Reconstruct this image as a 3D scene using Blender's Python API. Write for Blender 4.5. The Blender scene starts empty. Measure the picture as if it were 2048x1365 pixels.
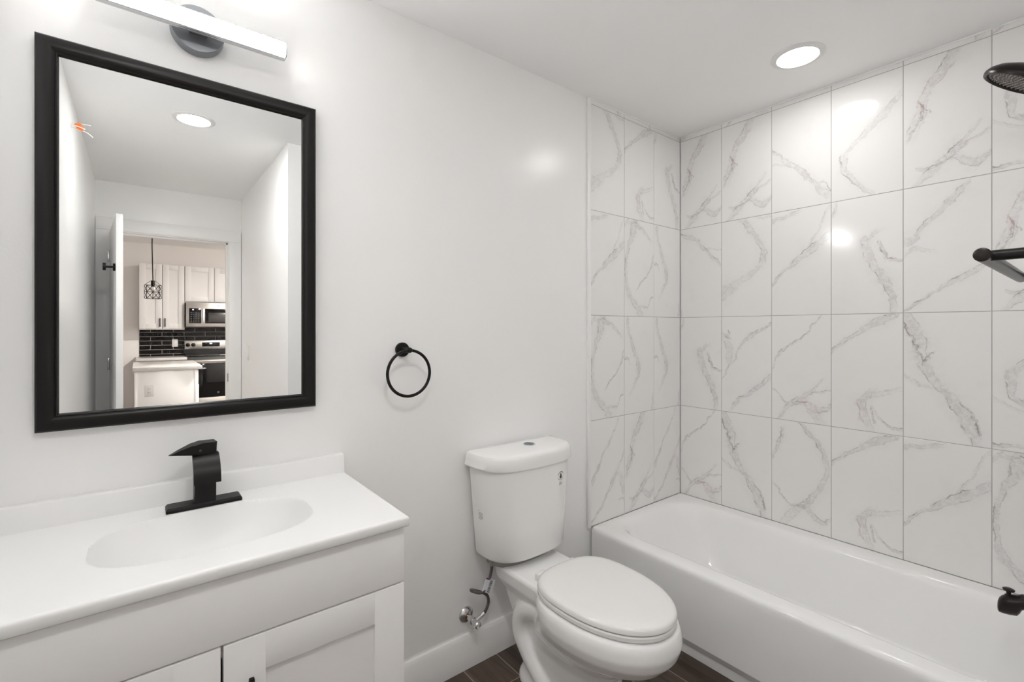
import bpy, bmesh, math, random
from mathutils import Vector, Matrix

# ------------------------------------------------------------------ camera, world, exposure
SC = bpy.context.scene
COL = SC.collection
YAW = math.radians(51.617)
CAM_Z = 1.312
cam_d = bpy.data.cameras.new('camera')
cam = bpy.data.objects.new('camera', cam_d)
COL.objects.link(cam)
cam.location = (0.0, -1.5425, CAM_Z)
cam.rotation_euler = (math.radians(90), 0, YAW - math.radians(90))
cam_d.sensor_fit = 'HORIZONTAL'
cam_d.sensor_width = 36.0
cam_d.lens = 944.25 / 2048 * 36.0
cam_d.shift_y = -(682.5 - 658.47) / 2048
cam_d.clip_start = 0.02
SC.camera = cam

world = bpy.data.worlds.new('world')
SC.world = world
world.use_nodes = True
world.node_tree.nodes['Background'].inputs[0].default_value = (0.9, 0.93, 1.0, 1)
world.node_tree.nodes['Background'].inputs[1].default_value = 0.05

vs = SC.view_settings
vs.view_transform = 'Standard'
vs.look = 'None'
vs.gamma = 1.0
vs.use_curve_mapping = False
vs.exposure = 0.30
# white rooms live on bounced light: let it bounce often enough
SC.cycles.max_bounces = 11
SC.cycles.diffuse_bounces = 9
SC.cycles.glossy_bounces = 6

LED_BATH = 44.0      # strength of the recessed lamps' lenses in the bathroom
LED_BAR = 94.0        # strength of the vanity bar's diffuser
LED_KITCHEN = 490.0   # strength of the unseen lamps added to brighten the kitchen
LED_HALL = 140.0

CEIL = 2.422
WALL_Y = 0.008       # painted vanity wall
TILE_B = 2.4675      # face of the tiles on the long tub wall
XL, XR = -0.25, 0.70 # entry passage walls
YREAR = -3.13
YSH = -1.50          # face of the shower end wall
random.seed(7)

# ------------------------------------------------------------------ materials
MATS = {}
def mat(name, col, rough=0.5, metal=0.0, spec=0.5, bump=0.0, bscale=200.0, coat=0.0, vary=0.0):
    if name in MATS: return MATS[name]
    m = bpy.data.materials.new(name); m.use_nodes = True
    nt = m.node_tree; b = nt.nodes['Principled BSDF']
    b.inputs['Base Color'].default_value = (*col, 1)
    b.inputs['Roughness'].default_value = rough
    b.inputs['Metallic'].default_value = metal
    b.inputs['Specular IOR Level'].default_value = spec
    b.inputs['Coat Weight'].default_value = coat
    b.inputs['Coat Roughness'].default_value = 0.05
    tc = nt.nodes.new('ShaderNodeTexCoord')
    if vary > 0:
        n = nt.nodes.new('ShaderNodeTexNoise'); n.inputs['Scale'].default_value = 6; n.inputs['Detail'].default_value = 4
        nt.links.new(tc.outputs['Object'], n.inputs['Vector'])
        mr = nt.nodes.new('ShaderNodeMapRange'); mr.inputs[3].default_value = 1 - vary; mr.inputs[4].default_value = 1 + vary
        nt.links.new(n.outputs['Fac'], mr.inputs[0])
        mx = nt.nodes.new('ShaderNodeVectorMath'); mx.operation = 'SCALE'; mx.inputs[0].default_value = col
        nt.links.new(mr.outputs[0], mx.inputs['Scale'])
        nt.links.new(mx.outputs[0], b.inputs['Base Color'])
    if bump > 0:
        n2 = nt.nodes.new('ShaderNodeTexNoise'); n2.inputs['Scale'].default_value = bscale; n2.inputs['Detail'].default_value = 3
        nt.links.new(tc.outputs['Object'], n2.inputs['Vector'])
        bp = nt.nodes.new('ShaderNodeBump'); bp.inputs['Strength'].default_value = bump; bp.inputs['Distance'].default_value = 0.002
        nt.links.new(n2.outputs['Fac'], bp.inputs['Height'])
        nt.links.new(bp.outputs['Normal'], b.inputs['Normal'])
    MATS[name] = m
    return m

def emit(name, col, strength):
    m = bpy.data.materials.new(name); m.use_nodes = True
    b = m.node_tree.nodes['Principled BSDF']
    b.inputs['Base Color'].default_value = (0.9, 0.9, 0.9, 1)
    b.inputs['Emission Color'].default_value = (*col, 1)
    b.inputs['Emission Strength'].default_value = strength
    MATS[name] = m
    return m

PAINT = mat('wall_paint', (0.905, 0.902, 0.897), 0.25, spec=0.42, bump=0.10, bscale=140)
CEILP = mat('ceiling_paint', (0.94, 0.938, 0.934), 0.7, spec=0.2, bump=0.05, bscale=120)
TRIMW = mat('trim_paint', (0.895, 0.890, 0.884), 0.28, spec=0.4)
CABW = mat('cabinet_paint', (0.875, 0.864, 0.853), 0.38, spec=0.35)
CABK = mat('kitchen_cabinet_paint', (0.75, 0.735, 0.725), 0.4, spec=0.35)
PORC = mat('porcelain', (0.885, 0.881, 0.875), 0.08, spec=0.5)
SEATP = mat('seat_plastic', (0.84, 0.835, 0.825), 0.16)
ENAM = mat('tub_enamel', (0.925, 0.923, 0.919), 0.10)
CULT = mat('cultured_marble', (0.85, 0.848, 0.842), 0.33, spec=0.35)
BLACK = mat('matte_black_metal', (0.010, 0.009, 0.009), 0.40, metal=0.0, spec=0.22, vary=0.2)
FRAMEB = mat('mirror_frame_black', (0.008, 0.0065, 0.0065), 0.30, spec=0.25)
BRONZE = mat('dark_bronze', (0.016, 0.012, 0.011), 0.30, metal=0.2, spec=0.3)
NOZZ = mat('nozzle_plate', (0.06, 0.047, 0.042), 0.45, spec=0.3)
CHROME = mat('chrome', (0.75, 0.75, 0.76), 0.08, metal=1.0)
DCHROME = mat('smoked_chrome', (0.26, 0.27, 0.29), 0.40, metal=0.8)
SILVER = mat('brushed_silver', (0.62, 0.62, 0.63), 0.25, metal=1.0)
MIRROR = mat('mirror_glass', (0.93, 0.94, 0.935), 0.0, metal=1.0)
PLASTW = mat('white_plastic', (0.78, 0.77, 0.76), 0.35)
INK = mat('printed_ink', (0.05, 0.05, 0.05), 0.6)
DARKGAP = mat('painted_gap_shade', (0.10, 0.09, 0.085), 0.8)
HOSE = mat('grey_braided_hose', (0.10, 0.092, 0.085), 0.35, metal=0.2, bump=0.5, bscale=900)
TAGW = mat('tag_paper', (0.72, 0.72, 0.76), 0.5)
TAGP = mat('tag_purple', (0.16, 0.02, 0.10), 0.5)
ORANGE = mat('orange_plastic', (0.85, 0.17, 0.01), 0.4)
COPPER = mat('copper_pipe', (0.6, 0.25, 0.12), 0.25, metal=1.0)
STEEL = mat('stainless_steel', (0.56, 0.53, 0.50), 0.27, metal=1.0)
BLKGLASS = mat('black_glass', (0.004, 0.004, 0.0045), 0.06, spec=0.35)
SMOKE = mat('smoked_window', (0.055, 0.05, 0.048), 0.25)
QUARTZ = mat('speckled_quartz', (0.60, 0.58, 0.56), 0.2, vary=0.12)
KPAINT = mat('kitchen_paint', (0.88, 0.855, 0.84), 0.6, spec=0.25)
LED = emit('lamp_lens', (1.0, 0.985, 0.965), LED_BATH)
LEDH = emit('lamp_lens_entry', (1.0, 0.995, 0.98), LED_HALL)
LEDK = emit('lamp_lens_kitchen_added', (1.0, 0.945, 0.89), LED_KITCHEN)
BAR = emit('bar_diffuser', (1.0, 0.997, 0.99), LED_BAR)
LCD = emit('lit_digits', (0.8, 0.95, 1.0), 3.0)
BULB = mat('frosted_bulb', (0.75, 0.72, 0.68), 0.3)
GROUT = mat('grout', (0.47, 0.455, 0.44), 0.85)

def nd(nt, t, **kw):
    n = nt.nodes.new(t)
    for k, v in kw.items(): setattr(n, k, v)
    return n
def mth(nt, op, a, b=None, c=None, clamp=False):
    n = nt.nodes.new('ShaderNodeMath'); n.operation = op; n.use_clamp = clamp
    for i, x in enumerate((a, b, c)):
        if x is None: continue
        if isinstance(x, (int, float)): n.inputs[i].default_value = x
        else: nt.links.new(x, n.inputs[i])
    return n.outputs[0]
def sstep(nt, x, a, b, lo=0.0, hi=1.0):
    n = nt.nodes.new('ShaderNodeMapRange'); n.interpolation_type = 'SMOOTHSTEP'
    for i, v in enumerate((x, a, b, lo, hi)):
        if isinstance(v, (int, float)): n.inputs[i].default_value = v
        else: nt.links.new(v, n.inputs[i])
    return n.outputs[0]

# one reusable node group: distance from a vein's centre line -> tone
def vein_group():
    g = bpy.data.node_groups.new('marble_vein', 'ShaderNodeTree')
    I = g.interface
    for nme in ('Offset', 'Width', 'Strength', 'Cloud', 'Crackle'):
        I.new_socket(name=nme, in_out='INPUT', socket_type='NodeSocketFloat')
    I.new_socket(name='Tone', in_out='OUTPUT', socket_type='NodeSocketFloat')
    gi = g.nodes.new('NodeGroupInput'); go = g.nodes.new('NodeGroupOutput')
    off, w, k, cl, cr = (gi.outputs[i] for i in range(5))
    a = mth(g, 'ABSOLUTE', off)
    band = sstep(g, mth(g, 'DIVIDE', a, w), 0.25, 1.0, 1.0, 0.0)
    halo = mth(g, 'MULTIPLY', sstep(g, mth(g, 'DIVIDE', a, w), 0.3, 2.4, 1.0, 0.0), mth(g, 'MULTIPLY_ADD', cl, 0.10, 0.03))
    band = mth(g, 'MULTIPLY', band, mth(g, 'MULTIPLY_ADD', cl, 0.72, 0.06))
    l1 = mth(g, 'ABSOLUTE', mth(g, 'MULTIPLY_ADD', w, 0.55, off))
    l2 = mth(g, 'ABSOLUTE', mth(g, 'MULTIPLY_ADD', w, -0.62, off))
    la = mth(g, 'MULTIPLY', sstep(g, l1, 0.0, 0.015, 1.0, 0.0), cr)
    lb = mth(g, 'MULTIPLY', sstep(g, l2, 0.0, 0.012, 1.0, 0.0), mth(g, 'SUBTRACT', 0.8, cr, clamp=True))
    s = mth(g, 'MULTIPLY_ADD', la, 0.95, mth(g, 'MULTIPLY_ADD', band, 0.46, halo))
    s = mth(g, 'MULTIPLY_ADD', lb, 0.60, s)
    g.links.new(mth(g, 'MULTIPLY', s, k), go.inputs[0])
    return g
VG = vein_group()

# veins: (orientation, [(s, centre, width, strength), ...]); 'v' runs from top to bottom, 'h' from side to side
DESIGNS = {
 'D1': [('v', [(0, .42, .10, .5), (.12, .6, .10, .9), (.25, .74, .09, .8), (.38, .84, .08, .9), (.48, .83, .1, .5), (.54, .75, .1, .2), (.6, .6, .1, 0)]),
        ('h', [(0, .76, .22, .9), (.2, .71, .18, .8), (.4, .64, .12, .5), (.7, .54, .10, .6), (.82, .48, .06, .2), (.9, .45, .06, 0)]),
        ('h', [(.6, .0, .02, 0), (.8, .02, .03, .4), (1, .02, .03, .5)])],
 'D2': [('h', [(0, .33, .06, 1), (.15, .25, .05, 1), (.35, .18, .05, .8), (.55, .10, .09, .9), (.75, .05, .10, .9), (.95, .0, .06, .8)]),
        ('v', [(.58, .62, .05, 0), (.64, .60, .08, .4), (.70, .50, .12, .8), (.77, .42, .10, 1), (.84, .46, .09, .8), (.92, .5, .10, .6), (1, .56, .1, .4)]),
        ('h', [(.45, .68, .08, 0), (.6, .69, .06, .4), (.8, .66, .05, .35), (1, .62, .05, .2)]),
        ('h', [(.58, .78, .03, .3), (.68, .86, .03, .6), (.82, .94, .03, .9), (1, .955, .03, .8)]),
        ('v', [(.76, .56, .02, 0), (.82, .58, .02, 1), (.92, .63, .02, .7), (.96, .66, .02, 0)])],
 'D3': [('v', [(0, .08, .03, .5), (.1, .03, .03, .6), (.16, .01, .03, 0)]),
        ('v', [(.24, .78, .08, 0), (.3, .66, .09, .4), (.38, .50, .12, 1), (.5, .53, .11, .8), (.62, .66, .11, 1), (.74, .78, .10, 1), (.86, .86, .09, .9), (1, .87, .08, .6)]),
        ('v', [(.36, .68, .03, 0), (.42, .70, .03, .8), (.52, .76, .03, .6), (.6, .82, .03, 0)]),
        ('h', [(.6, .42, .02, 0), (.72, .48, .03, .4), (.86, .56, .025, .9), (1, .56, .025, .8)])],
 'D4': [('v', [(0, .64, .12, .9), (.1, .5, .13, .9), (.2, .38, .11, .9), (.3, .26, .09, .6), (.4, .2, .12, .7), (.5, .14, .14, .6), (.62, .05, .12, .3), (.7, 0, .1, 0)]),
        ('v', [(.32, .20, .02, 0), (.36, .22, .03, 1), (.44, .22, .02, 1), (.5, .16, .025, 1), (.58, .07, .025, .9), (.66, .02, .02, 0)]),
        ('h', [(.18, .36, .02, 0), (.22, .37, .02, 1), (.32, .43, .02, .8), (.36, .45, .02, 0)]),
        ('h', [(.1, 1, .05, .4), (.25, .94, .08, .7), (.4, .86, .11, .8), (.55, .79, .12, 1), (.7, .72, .08, .7), (.85, .62, .04, .5), (.95, .56, .03, 0)]),
        ('h', [(.15, .86, .03, .3), (.3, .88, .04, .8), (.45, .85, .03, .6), (.6, .83, .05, .7), (.75, .88, .10, .8), (.9, .89, .06, .9), (1, .84, .05, .8)]),
        ('h', [(.6, .78, .03, 0), (.75, .73, .03, .6), (.9, .70, .03, .6), (1, .67, .03, .5)])],
 'D5': [('h', [(0, .40, .05, .9), (.06, .43, .05, .7), (.2, .50, .06, .6), (.4, .60, .08, .7), (.6, .71, .10, .9), (.75, .82, .12, .8), (.9, .90, .12, .7), (1, .93, .1, .5)]),
        ('h', [(0, .53, .02, .4), (.2, .55, .02, .3), (.35, .57, .02, 0)]),
        ('h', [(.7, .80, .02, 0), (.85, .79, .02, .8), (.95, .86, .02, 1), (1, .90, .02, .8)])],
 'D6': [('h', [(0, .05, .05, .9), (.15, .09, .08, .8), (.3, .10, .09, .7), (.5, .2, .07, .8), (.7, .30, .07, .9), (.88, .40, .06, .9), (1, .46, .04, .4)]),
        ('h', [(.5, .26, .02, 0), (.7, .26, .02, .4), (1, .29, .02, .4)]),
        ('v', [(.88, .02, .03, 0), (.95, .01, .03, .6), (1, .0, .03, .5)])],
 'D7': [('h', [(0, .08, .05, .8), (.2, .06, .05, .9), (.4, .03, .04, .6), (.6, .02, .03, 0)]),
        ('h', [(0, .70, .05, 1), (.1, .64, .05, 1), (.25, .57, .05, .9), (.4, .50, .08, .9), (.6, .42, .11, .9), (.8, .35, .12, .8), (1, .26, .12, .7)]),
        ('h', [(.55, .42, .04, 0), (.7, .32, .06, .6), (.85, .16, .06, .5), (1, .03, .05, .3)])],
 'D8': [('h', [(0, .98, .03, .9), (.2, .92, .03, .9), (.4, .84, .04, .8), (.6, .77, .05, .7), (.8, .7, .06, .7), (1, .62, .06, .6)]),
        ('h', [(0, .43, .10, .7), (.1, .42, .10, .9), (.25, .32, .08, .9), (.45, .22, .09, .8), (.65, .1, .09, .8), (.8, .02, .06, .5)]),
        ('h', [(0, .56, .05, 0), (.12, .5, .06, .5), (.3, .52, .05, .3), (.5, .58, .05, 0)])],
 'D9': [('v', [(0, .34, .12, .9), (.08, .30, .14, .9), (.18, .24, .10, .9), (.3, .12, .07, .9), (.45, .05, .06, .8), (.6, .05, .06, .7), (.74, .10, .08, .8), (.85, .28, .12, .8), (.95, .48, .12, .7), (1, .55, .1, .5)]),
        ('h', [(0, .08, .04, .5), (.15, .03, .05, .5), (.35, .04, .07, .7), (.55, .08, .06, .8), (.7, .12, .04, .6), (.85, .18, .03, .4), (1, .24, .02, 0)]),
        ('v', [(.34, 1, .02, .9), (.42, .94, .025, .9), (.52, .82, .03, 1), (.62, .62, .02, 1), (.72, .44, .02, .7), (.78, .36, .02, 0)]),
        ('h', [(.3, .92, .04, 0), (.55, .9, .04, .5), (.75, .92, .03, .9), (.82, .88, .03, .9), (.92, .80, .02, .8), (1, .79, .02, .6)])],
 'D10': [('v', [(0, .52, .08, .9), (.1, .68, .07, 1), (.2, .84, .07, 1), (.3, .92, .06, .7), (.42, .93, .06, .6), (.55, .85, .08, .7), (.65, .74, .09, .9), (.75, .58, .11, .9), (.85, .4, .12, .6), (1, .2, .1, .3)]),
         ('v', [(.06, .2, .05, .4), (.15, .17, .05, .9), (.25, .12, .04, .9), (.33, .05, .04, .7), (.4, 0, .03, .3)]),
         ('h', [(0, .62, .02, 0), (.1, .66, .03, .7), (.2, .75, .03, .8), (.35, .80, .03, .6), (.55, .78, .08, .6), (.75, .86, .09, .8), (.9, .89, .06, .9), (1, .84, .05, .7)])],
 'D11': [('v', [(0, .10, .05, .8), (.12, .12, .05, .8), (.25, .22, .07, .9), (.38, .34, .09, .9), (.5, .44, .09, .9), (.58, .46, .06, 1), (.68, .36, .06, .5), (.8, .2, .04, .2), (.9, .1, .03, 0)]),
         ('h', [(0, .43, .02, .9), (.1, .43, .025, .8), (.2, .48, .02, .3), (.3, .52, .02, 0)]),
         ('v', [(.8, .99, .02, 0), (.9, .97, .03, .8), (1, .93, .03, .8)])],
 'D12': [('h', [(0, .16, .03, .8), (.1, .20, .03, 1), (.17, .22, .02, .6), (.25, .23, .02, 0)]),
         ('v', [(.12, .13, .02, 0), (.16, .14, .02, 1), (.21, .16, .02, 0)]),
         ('v', [(.2, .02, .10, .4), (.28, .10, .12, .6), (.38, .16, .10, .6), (.48, .16, .06, .5), (.52, .15, .05, 0)]),
         ('h', [(0, .66, .03, .5), (.1, .57, .04, .9), (.25, .46, .05, .8), (.4, .31, .06, .7), (.55, .22, .06, .8), (.75, .15, .05, .9), (1, .08, .03, .9)]),
         ('h', [(.12, 1, .05, .2), (.25, .92, .07, .6), (.4, .85, .06, .9), (.6, .77, .07, .9), (.8, .69, .08, .9), (.9, .63, .09, .8), (1, .60, .09, .6)])],
 'D13': [('h', [(0, .62, .05, .7), (.1, .56, .08, .9), (.25, .44, .07, .9), (.4, .32, .05, .8), (.6, .2, .05, .6), (.85, 0, .06, .4)]),
         ('h', [(0, .98, .03, .9), (.15, .92, .04, .9), (.35, .82, .05, .9), (.55, .68, .06, .9), (.7, .60, .10, .8), (.85, .48, .07, .7), (1, .36, .05, .6)]),
         ('v', [(.55, .82, .05, .3), (.64, .90, .08, .6), (.74, .95, .06, .7), (.8, 1, .05, .5)]),
         ('h', [(.8, .86, .02, 0), (.88, .82, .02, .9), (1, .86, .02, .9)])],
 'D14': [('h', [(0, .52, .04, .6), (.06, .42, .05, .8), (.15, .36, .05, .9), (.25, .32, .035, 1), (.4, .25, .03, .9), (.6, .16, .025, .8), (.85, 0, .03, .7)]),
         ('h', [(.08, 1, .04, .9), (.2, .92, .06, .8), (.28, .86, .07, .7), (.4, .82, .07, .8), (.55, .77, .10, .9), (.7, .71, .07, .8), (.85, .6, .03, .5), (.95, .55, .02, 0)]),
         ('h', [(.02, .72, .02, .3), (.12, .75, .02, .7), (.22, .83, .02, .9), (.3, .84, .02, 0)]),
         ('h', [(.35, .82, .02, .3), (.52, .82, .03, .6), (.65, .84, .09, .9), (.78, .87, .10, .9), (.9, .87, .07, .9), (1, .82, .06, .8)]),
         ('h', [(.6, .78, .02, 0), (.75, .72, .02, .6), (.9, .70, .03, .6), (1, .68, .02, .5)]),
         ('v', [(.84, .62, .06, 0), (.9, .7, .12, .5), (1, .85, .14, .4)])],
 'D15': [('v', [(0, .02, .10, .7), (.12, .12, .14, .9), (.24, .2, .15, .9), (.36, .22, .14, .8), (.5, .34, .12, .8), (.62, .5, .12, 1), (.75, .66, .13, .9), (.88, .8, .12, .9), (1, .86, .09, .6)]),
         ('v', [(.08, .02, .02, .6), (.16, .08, .03, 1), (.24, .15, .03, 1), (.3, .2, .02, 1), (.36, .25, .02, 1), (.41, .26, .02, .5), (.46, .26, .02, 0)]),
         ('h', [(.24, .40, .02, 0), (.27, .38, .02, 1), (.35, .32, .02, .9), (.38, .3, .02, 0)]),
         ('h', [(0, .5, .04, .5), (.15, .56, .04, .5), (.3, .59, .03, .3), (.4, .6, .03, 0)]),
         ('v', [(.6, .58, .02, 0), (.7, .72, .02, .8), (.8, .83, .02, 1), (.88, .87, .02, 1), (.96, .88, .02, 0)])],
 'D16': [('v', [(.24, .6, .04, 0), (.3, .48, .05, .5), (.38, .3, .08, .8), (.48, .2, .10, .9), (.58, .22, .08, .7), (.66, .36, .06, .9), (.75, .58, .06, .8), (.85, .85, .05, .6), (.92, 1, .05, .3)]),
         ('h', [(0, .97, .03, .8), (.25, .96, .03, .6), (.5, 1, .03, .3)]),
         ('h', [(0, .62, .03, .4), (.2, .68, .03, .4), (.5, .75, .02, 0)])],
 'D17': [('h', [(.15, .68, .04, 0), (.25, .58, .07, .5), (.45, .48, .09, .6), (.65, .38, .11, .8), (.85, .28, .12, .8), (1, .2, .12, .7)]),
         ('v', [(.55, .22, .05, 0), (.62, .18, .07, .7), (.7, .18, .06, .7), (.8, .26, .06, .7), (.9, .42, .07, .6), (1, .62, .06, .4)])],
}

def marble(name, seed):
    m = bpy.data.materials.new('marble_tile_' + name); m.use_nodes = True
    nt = m.node_tree; b = nt.nodes['Principled BSDF']
    uv = nd(nt, 'ShaderNodeUVMap')
    sx = nd(nt, 'ShaderNodeSeparateXYZ'); nt.links.new(uv.outputs[0], sx.inputs[0])
    u0 = sx.outputs[0]; t0 = mth(nt, 'SUBTRACT', 1.0, sx.outputs[1])
    mp = nd(nt, 'ShaderNodeCombineXYZ')
    nt.links.new(u0, mp.inputs[0]); nt.links.new(mth(nt, 'MULTIPLY', t0, 2.0), mp.inputs[1]); mp.inputs[2].default_value = seed * 3.7
    def noise(scale, detail, rough=0.6):
        n = nd(nt, 'ShaderNodeTexNoise'); n.inputs['Scale'].default_value = scale
        n.inputs['Detail'].default_value = detail; n.inputs['Roughness'].default_value = rough
        nt.links.new(mp.outputs[0], n.inputs['Vector']); return n
    nA = noise(4.5, 8, 0.58)
    sc = nd(nt, 'ShaderNodeSeparateColor'); nt.links.new(nA.outputs['Color'], sc.inputs[0])
    u = mth(nt, 'MULTIPLY_ADD', mth(nt, 'SUBTRACT', sc.outputs[0], 0.5), 0.19, u0)
    t = mth(nt, 'MULTIPLY_ADD', mth(nt, 'SUBTRACT', sc.outputs[1], 0.5), 0.095, t0)
    nB = noise(15, 7, 0.7)
    nB.inputs['Distortion'].default_value = 0.6
    cloud = sstep(nt, nB.outputs['Fac'], 0.30, 0.72)
    nC = noise(6, 4, 0.6)
    crk = sstep(nt, nC.outputs['Fac'], 0.40, 0.66)
    tot = None
    for i, (o, pts) in enumerate(DESIGNS[name]):
        cv = nd(nt, 'ShaderNodeRGBCurve')
        mpg = cv.mapping; mpg.extend = 'HORIZONTAL'; mpg.use_clip = False
        for ci, f in enumerate((lambda p: p[1], lambda p: p[2] * 2, lambda p: p[3])):
            c = mpg.curves[ci]
            P = [(p[0], f(p)) for p in pts]
            s0, s1 = P[0][0], P[-1][0]
            if ci == 2:
                if s0 > 0: P = [(max(0, s0 - .01), 0.0)] + P
                if s1 < 1: P = P + [(min(1, s1 + .01), 0.0)]
            while len(c.points) < len(P): c.points.new(0.5, 0.5)
            for q, (px, py) in zip(c.points, P):
                q.location = (px, py)
                q.handle_type = 'AUTO_CLAMPED'
        mpg.update()
        s, q, scl = (t, u, 1.0) if o == 'v' else (u, t, 2.0)
        nt.links.new(s, cv.inputs[1])
        sp = nd(nt, 'ShaderNodeSeparateColor'); nt.links.new(cv.outputs[0], sp.inputs[0])
        g = nd(nt, 'ShaderNodeGroup'); g.node_tree = VG
        off = mth(nt, 'MULTIPLY', mth(nt, 'SUBTRACT', q, sp.outputs[0]), scl)
        nt.links.new(off, g.inputs[0])
        nt.links.new(mth(nt, 'MULTIPLY_ADD', sp.outputs[1], 0.5, 0.002), g.inputs[1])
        nt.links.new(mth(nt, 'MAXIMUM', sp.outputs[2], 0.0), g.inputs[2])
        nt.links.new(cloud, g.inputs[3]); nt.links.new(crk, g.inputs[4])
        tot = g.outputs[0] if tot is None else mth(nt, 'ADD', mth(nt, 'MULTIPLY', tot, 1.0), g.outputs[0])
    # faint overall mottling
    nD = noise(2.2, 5)
    tot = mth(nt, 'ADD', tot, sstep(nt, nD.outputs['Fac'], 0.55, 0.8, 0.0, 0.06))
    tot = mth(nt, 'MINIMUM', tot, 1.0)
    nE = noise(1.6, 2)
    mixv = nd(nt, 'ShaderNodeMix', data_type='RGBA')
    mixv.inputs[6].default_value = (0.30, 0.288, 0.278, 1); mixv.inputs[7].default_value = (0.45, 0.31, 0.305, 1)
    nt.links.new(sstep(nt, nE.outputs['Fac'], 0.55, 0.68), mixv.inputs[0])
    mx = nd(nt, 'ShaderNodeMix', data_type='RGBA')
    mx.inputs[6].default_value = (0.865, 0.855, 0.846, 1)
    nt.links.new(mixv.outputs[2], mx.inputs[7]); nt.links.new(mth(nt, 'MULTIPLY', tot, 0.85), mx.inputs[0])
    nt.links.new(mx.outputs[2], b.inputs['Base Color'])
    b.inputs['Roughness'].default_value = 0.13
    return m

def floor_mat():
    m = bpy.data.materials.new('wood_look_floor_tile'); m.use_nodes = True
    nt = m.node_tree; b = nt.nodes['Principled BSDF']
    tc = nd(nt, 'ShaderNodeTexCoord'); sx = nd(nt, 'ShaderNodeSeparateXYZ'); nt.links.new(tc.outputs['Object'], sx.inputs[0])
    W, L = 0.1553, 0.612
    a = mth(nt, 'DIVIDE', mth(nt, 'SUBTRACT', sx.outputs[0], 0.978), W)
    k = mth(nt, 'FLOOR', a); fx = mth(nt, 'FRACT', a)
    off = mth(nt, 'MULTIPLY', k, 0.37)
    bb = mth(nt, 'ADD', mth(nt, 'DIVIDE', mth(nt, 'ADD', sx.outputs[1], 0.165), L), off)
    j = mth(nt, 'FLOOR', bb); fy = mth(nt, 'FRACT', bb)
    gx = 0.0016 / W; gy = 0.0016 / L
    def edge(f, g): return mth(nt, 'GREATER_THAN', mth(nt, 'ABSOLUTE', mth(nt, 'SUBTRACT', f, 0.5)), 0.5 - g)
    gr = mth(nt, 'MAXIMUM', edge(fx, gx), edge(fy, gy))
    cell = nd(nt, 'ShaderNodeCombineXYZ'); nt.links.new(k, cell.inputs[0]); nt.links.new(j, cell.inputs[1])
    wn = nd(nt, 'ShaderNodeTexWhiteNoise', noise_dimensions='3D'); nt.links.new(cell.outputs[0], wn.inputs['Vector'])
    gv = nd(nt, 'ShaderNodeCombineXYZ')
    nt.links.new(mth(nt, 'MULTIPLY', sx.outputs[0], 28.0), gv.inputs[0]); nt.links.new(mth(nt, 'MULTIPLY', sx.outputs[1], 2.4), gv.inputs[1])
    nt.links.new(mth(nt, 'MULTIPLY', wn.outputs['Value'], 40.0), gv.inputs[2])
    n = nd(nt, 'ShaderNodeTexNoise'); n.inputs['Scale'].default_value = 1.0; n.inputs['Detail'].default_value = 8; n.inputs['Roughness'].default_value = 0.65; n.inputs['Distortion'].default_value = 0.8
    nt.links.new(gv.outputs[0], n.inputs['Vector'])
    n2 = nd(nt, 'ShaderNodeTexNoise'); n2.inputs['Scale'].default_value = 7.0; n2.inputs['Detail'].default_value = 4
    nt.links.new(tc.outputs['Object'], n2.inputs['Vector'])
    mixf = mth(nt, 'MULTIPLY_ADD', n.outputs['Fac'], 0.7, mth(nt, 'MULTIPLY', n2.outputs['Fac'], 0.3))
    cr = nd(nt, 'ShaderNodeValToRGB')
    e = cr.color_ramp.elements
    e[0].position = 0.34; e[0].color = (0.035, 0.024, 0.018, 1)
    e[1].position = 0.70; e[1].color = (0.15, 0.105, 0.078, 1)
    nt.links.new(mixf, cr.inputs[0])
    sc = nd(nt, 'ShaderNodeVectorMath', operation='SCALE'); nt.links.new(cr.outputs[0], sc.inputs[0])
    nt.links.new(mth(nt, 'MULTIPLY_ADD', wn.outputs['Value'], 0.5, 0.75), sc.inputs['Scale'])
    mx = nd(nt, 'ShaderNodeMix', data_type='RGBA'); nt.links.new(gr, mx.inputs[0])
    nt.links.new(sc.outputs[0], mx.inputs[6]); mx.inputs[7].default_value = (0.36, 0.30, 0.25, 1)
    # specks of white dust left from the building work
    vo = nd(nt, 'ShaderNodeTexVoronoi'); vo.inputs['Scale'].default_value = 30
    nt.links.new(tc.outputs['Object'], vo.inputs['Vector'])
    wn2 = nd(nt, 'ShaderNodeSeparateColor'); nt.links.new(vo.outputs['Color'], wn2.inputs[0])
    sp = mth(nt, 'LESS_THAN', vo.outputs['Distance'], mth(nt, 'MULTIPLY', mth(nt, 'GREATER_THAN', wn2.outputs[0], 0.80), mth(nt, 'MULTIPLY', wn2.outputs[1], 0.09)))
    mx2 = nd(nt, 'ShaderNodeMix', data_type='RGBA'); nt.links.new(sp, mx2.inputs[0])
    nt.links.new(mx.outputs[2], mx2.inputs[6]); mx2.inputs[7].default_value = (0.45, 0.42, 0.39, 1)
    nt.links.new(mx2.outputs[2], b.inputs['Base Color'])
    b.inputs['Roughness'].default_value = 0.38
    return m

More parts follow.
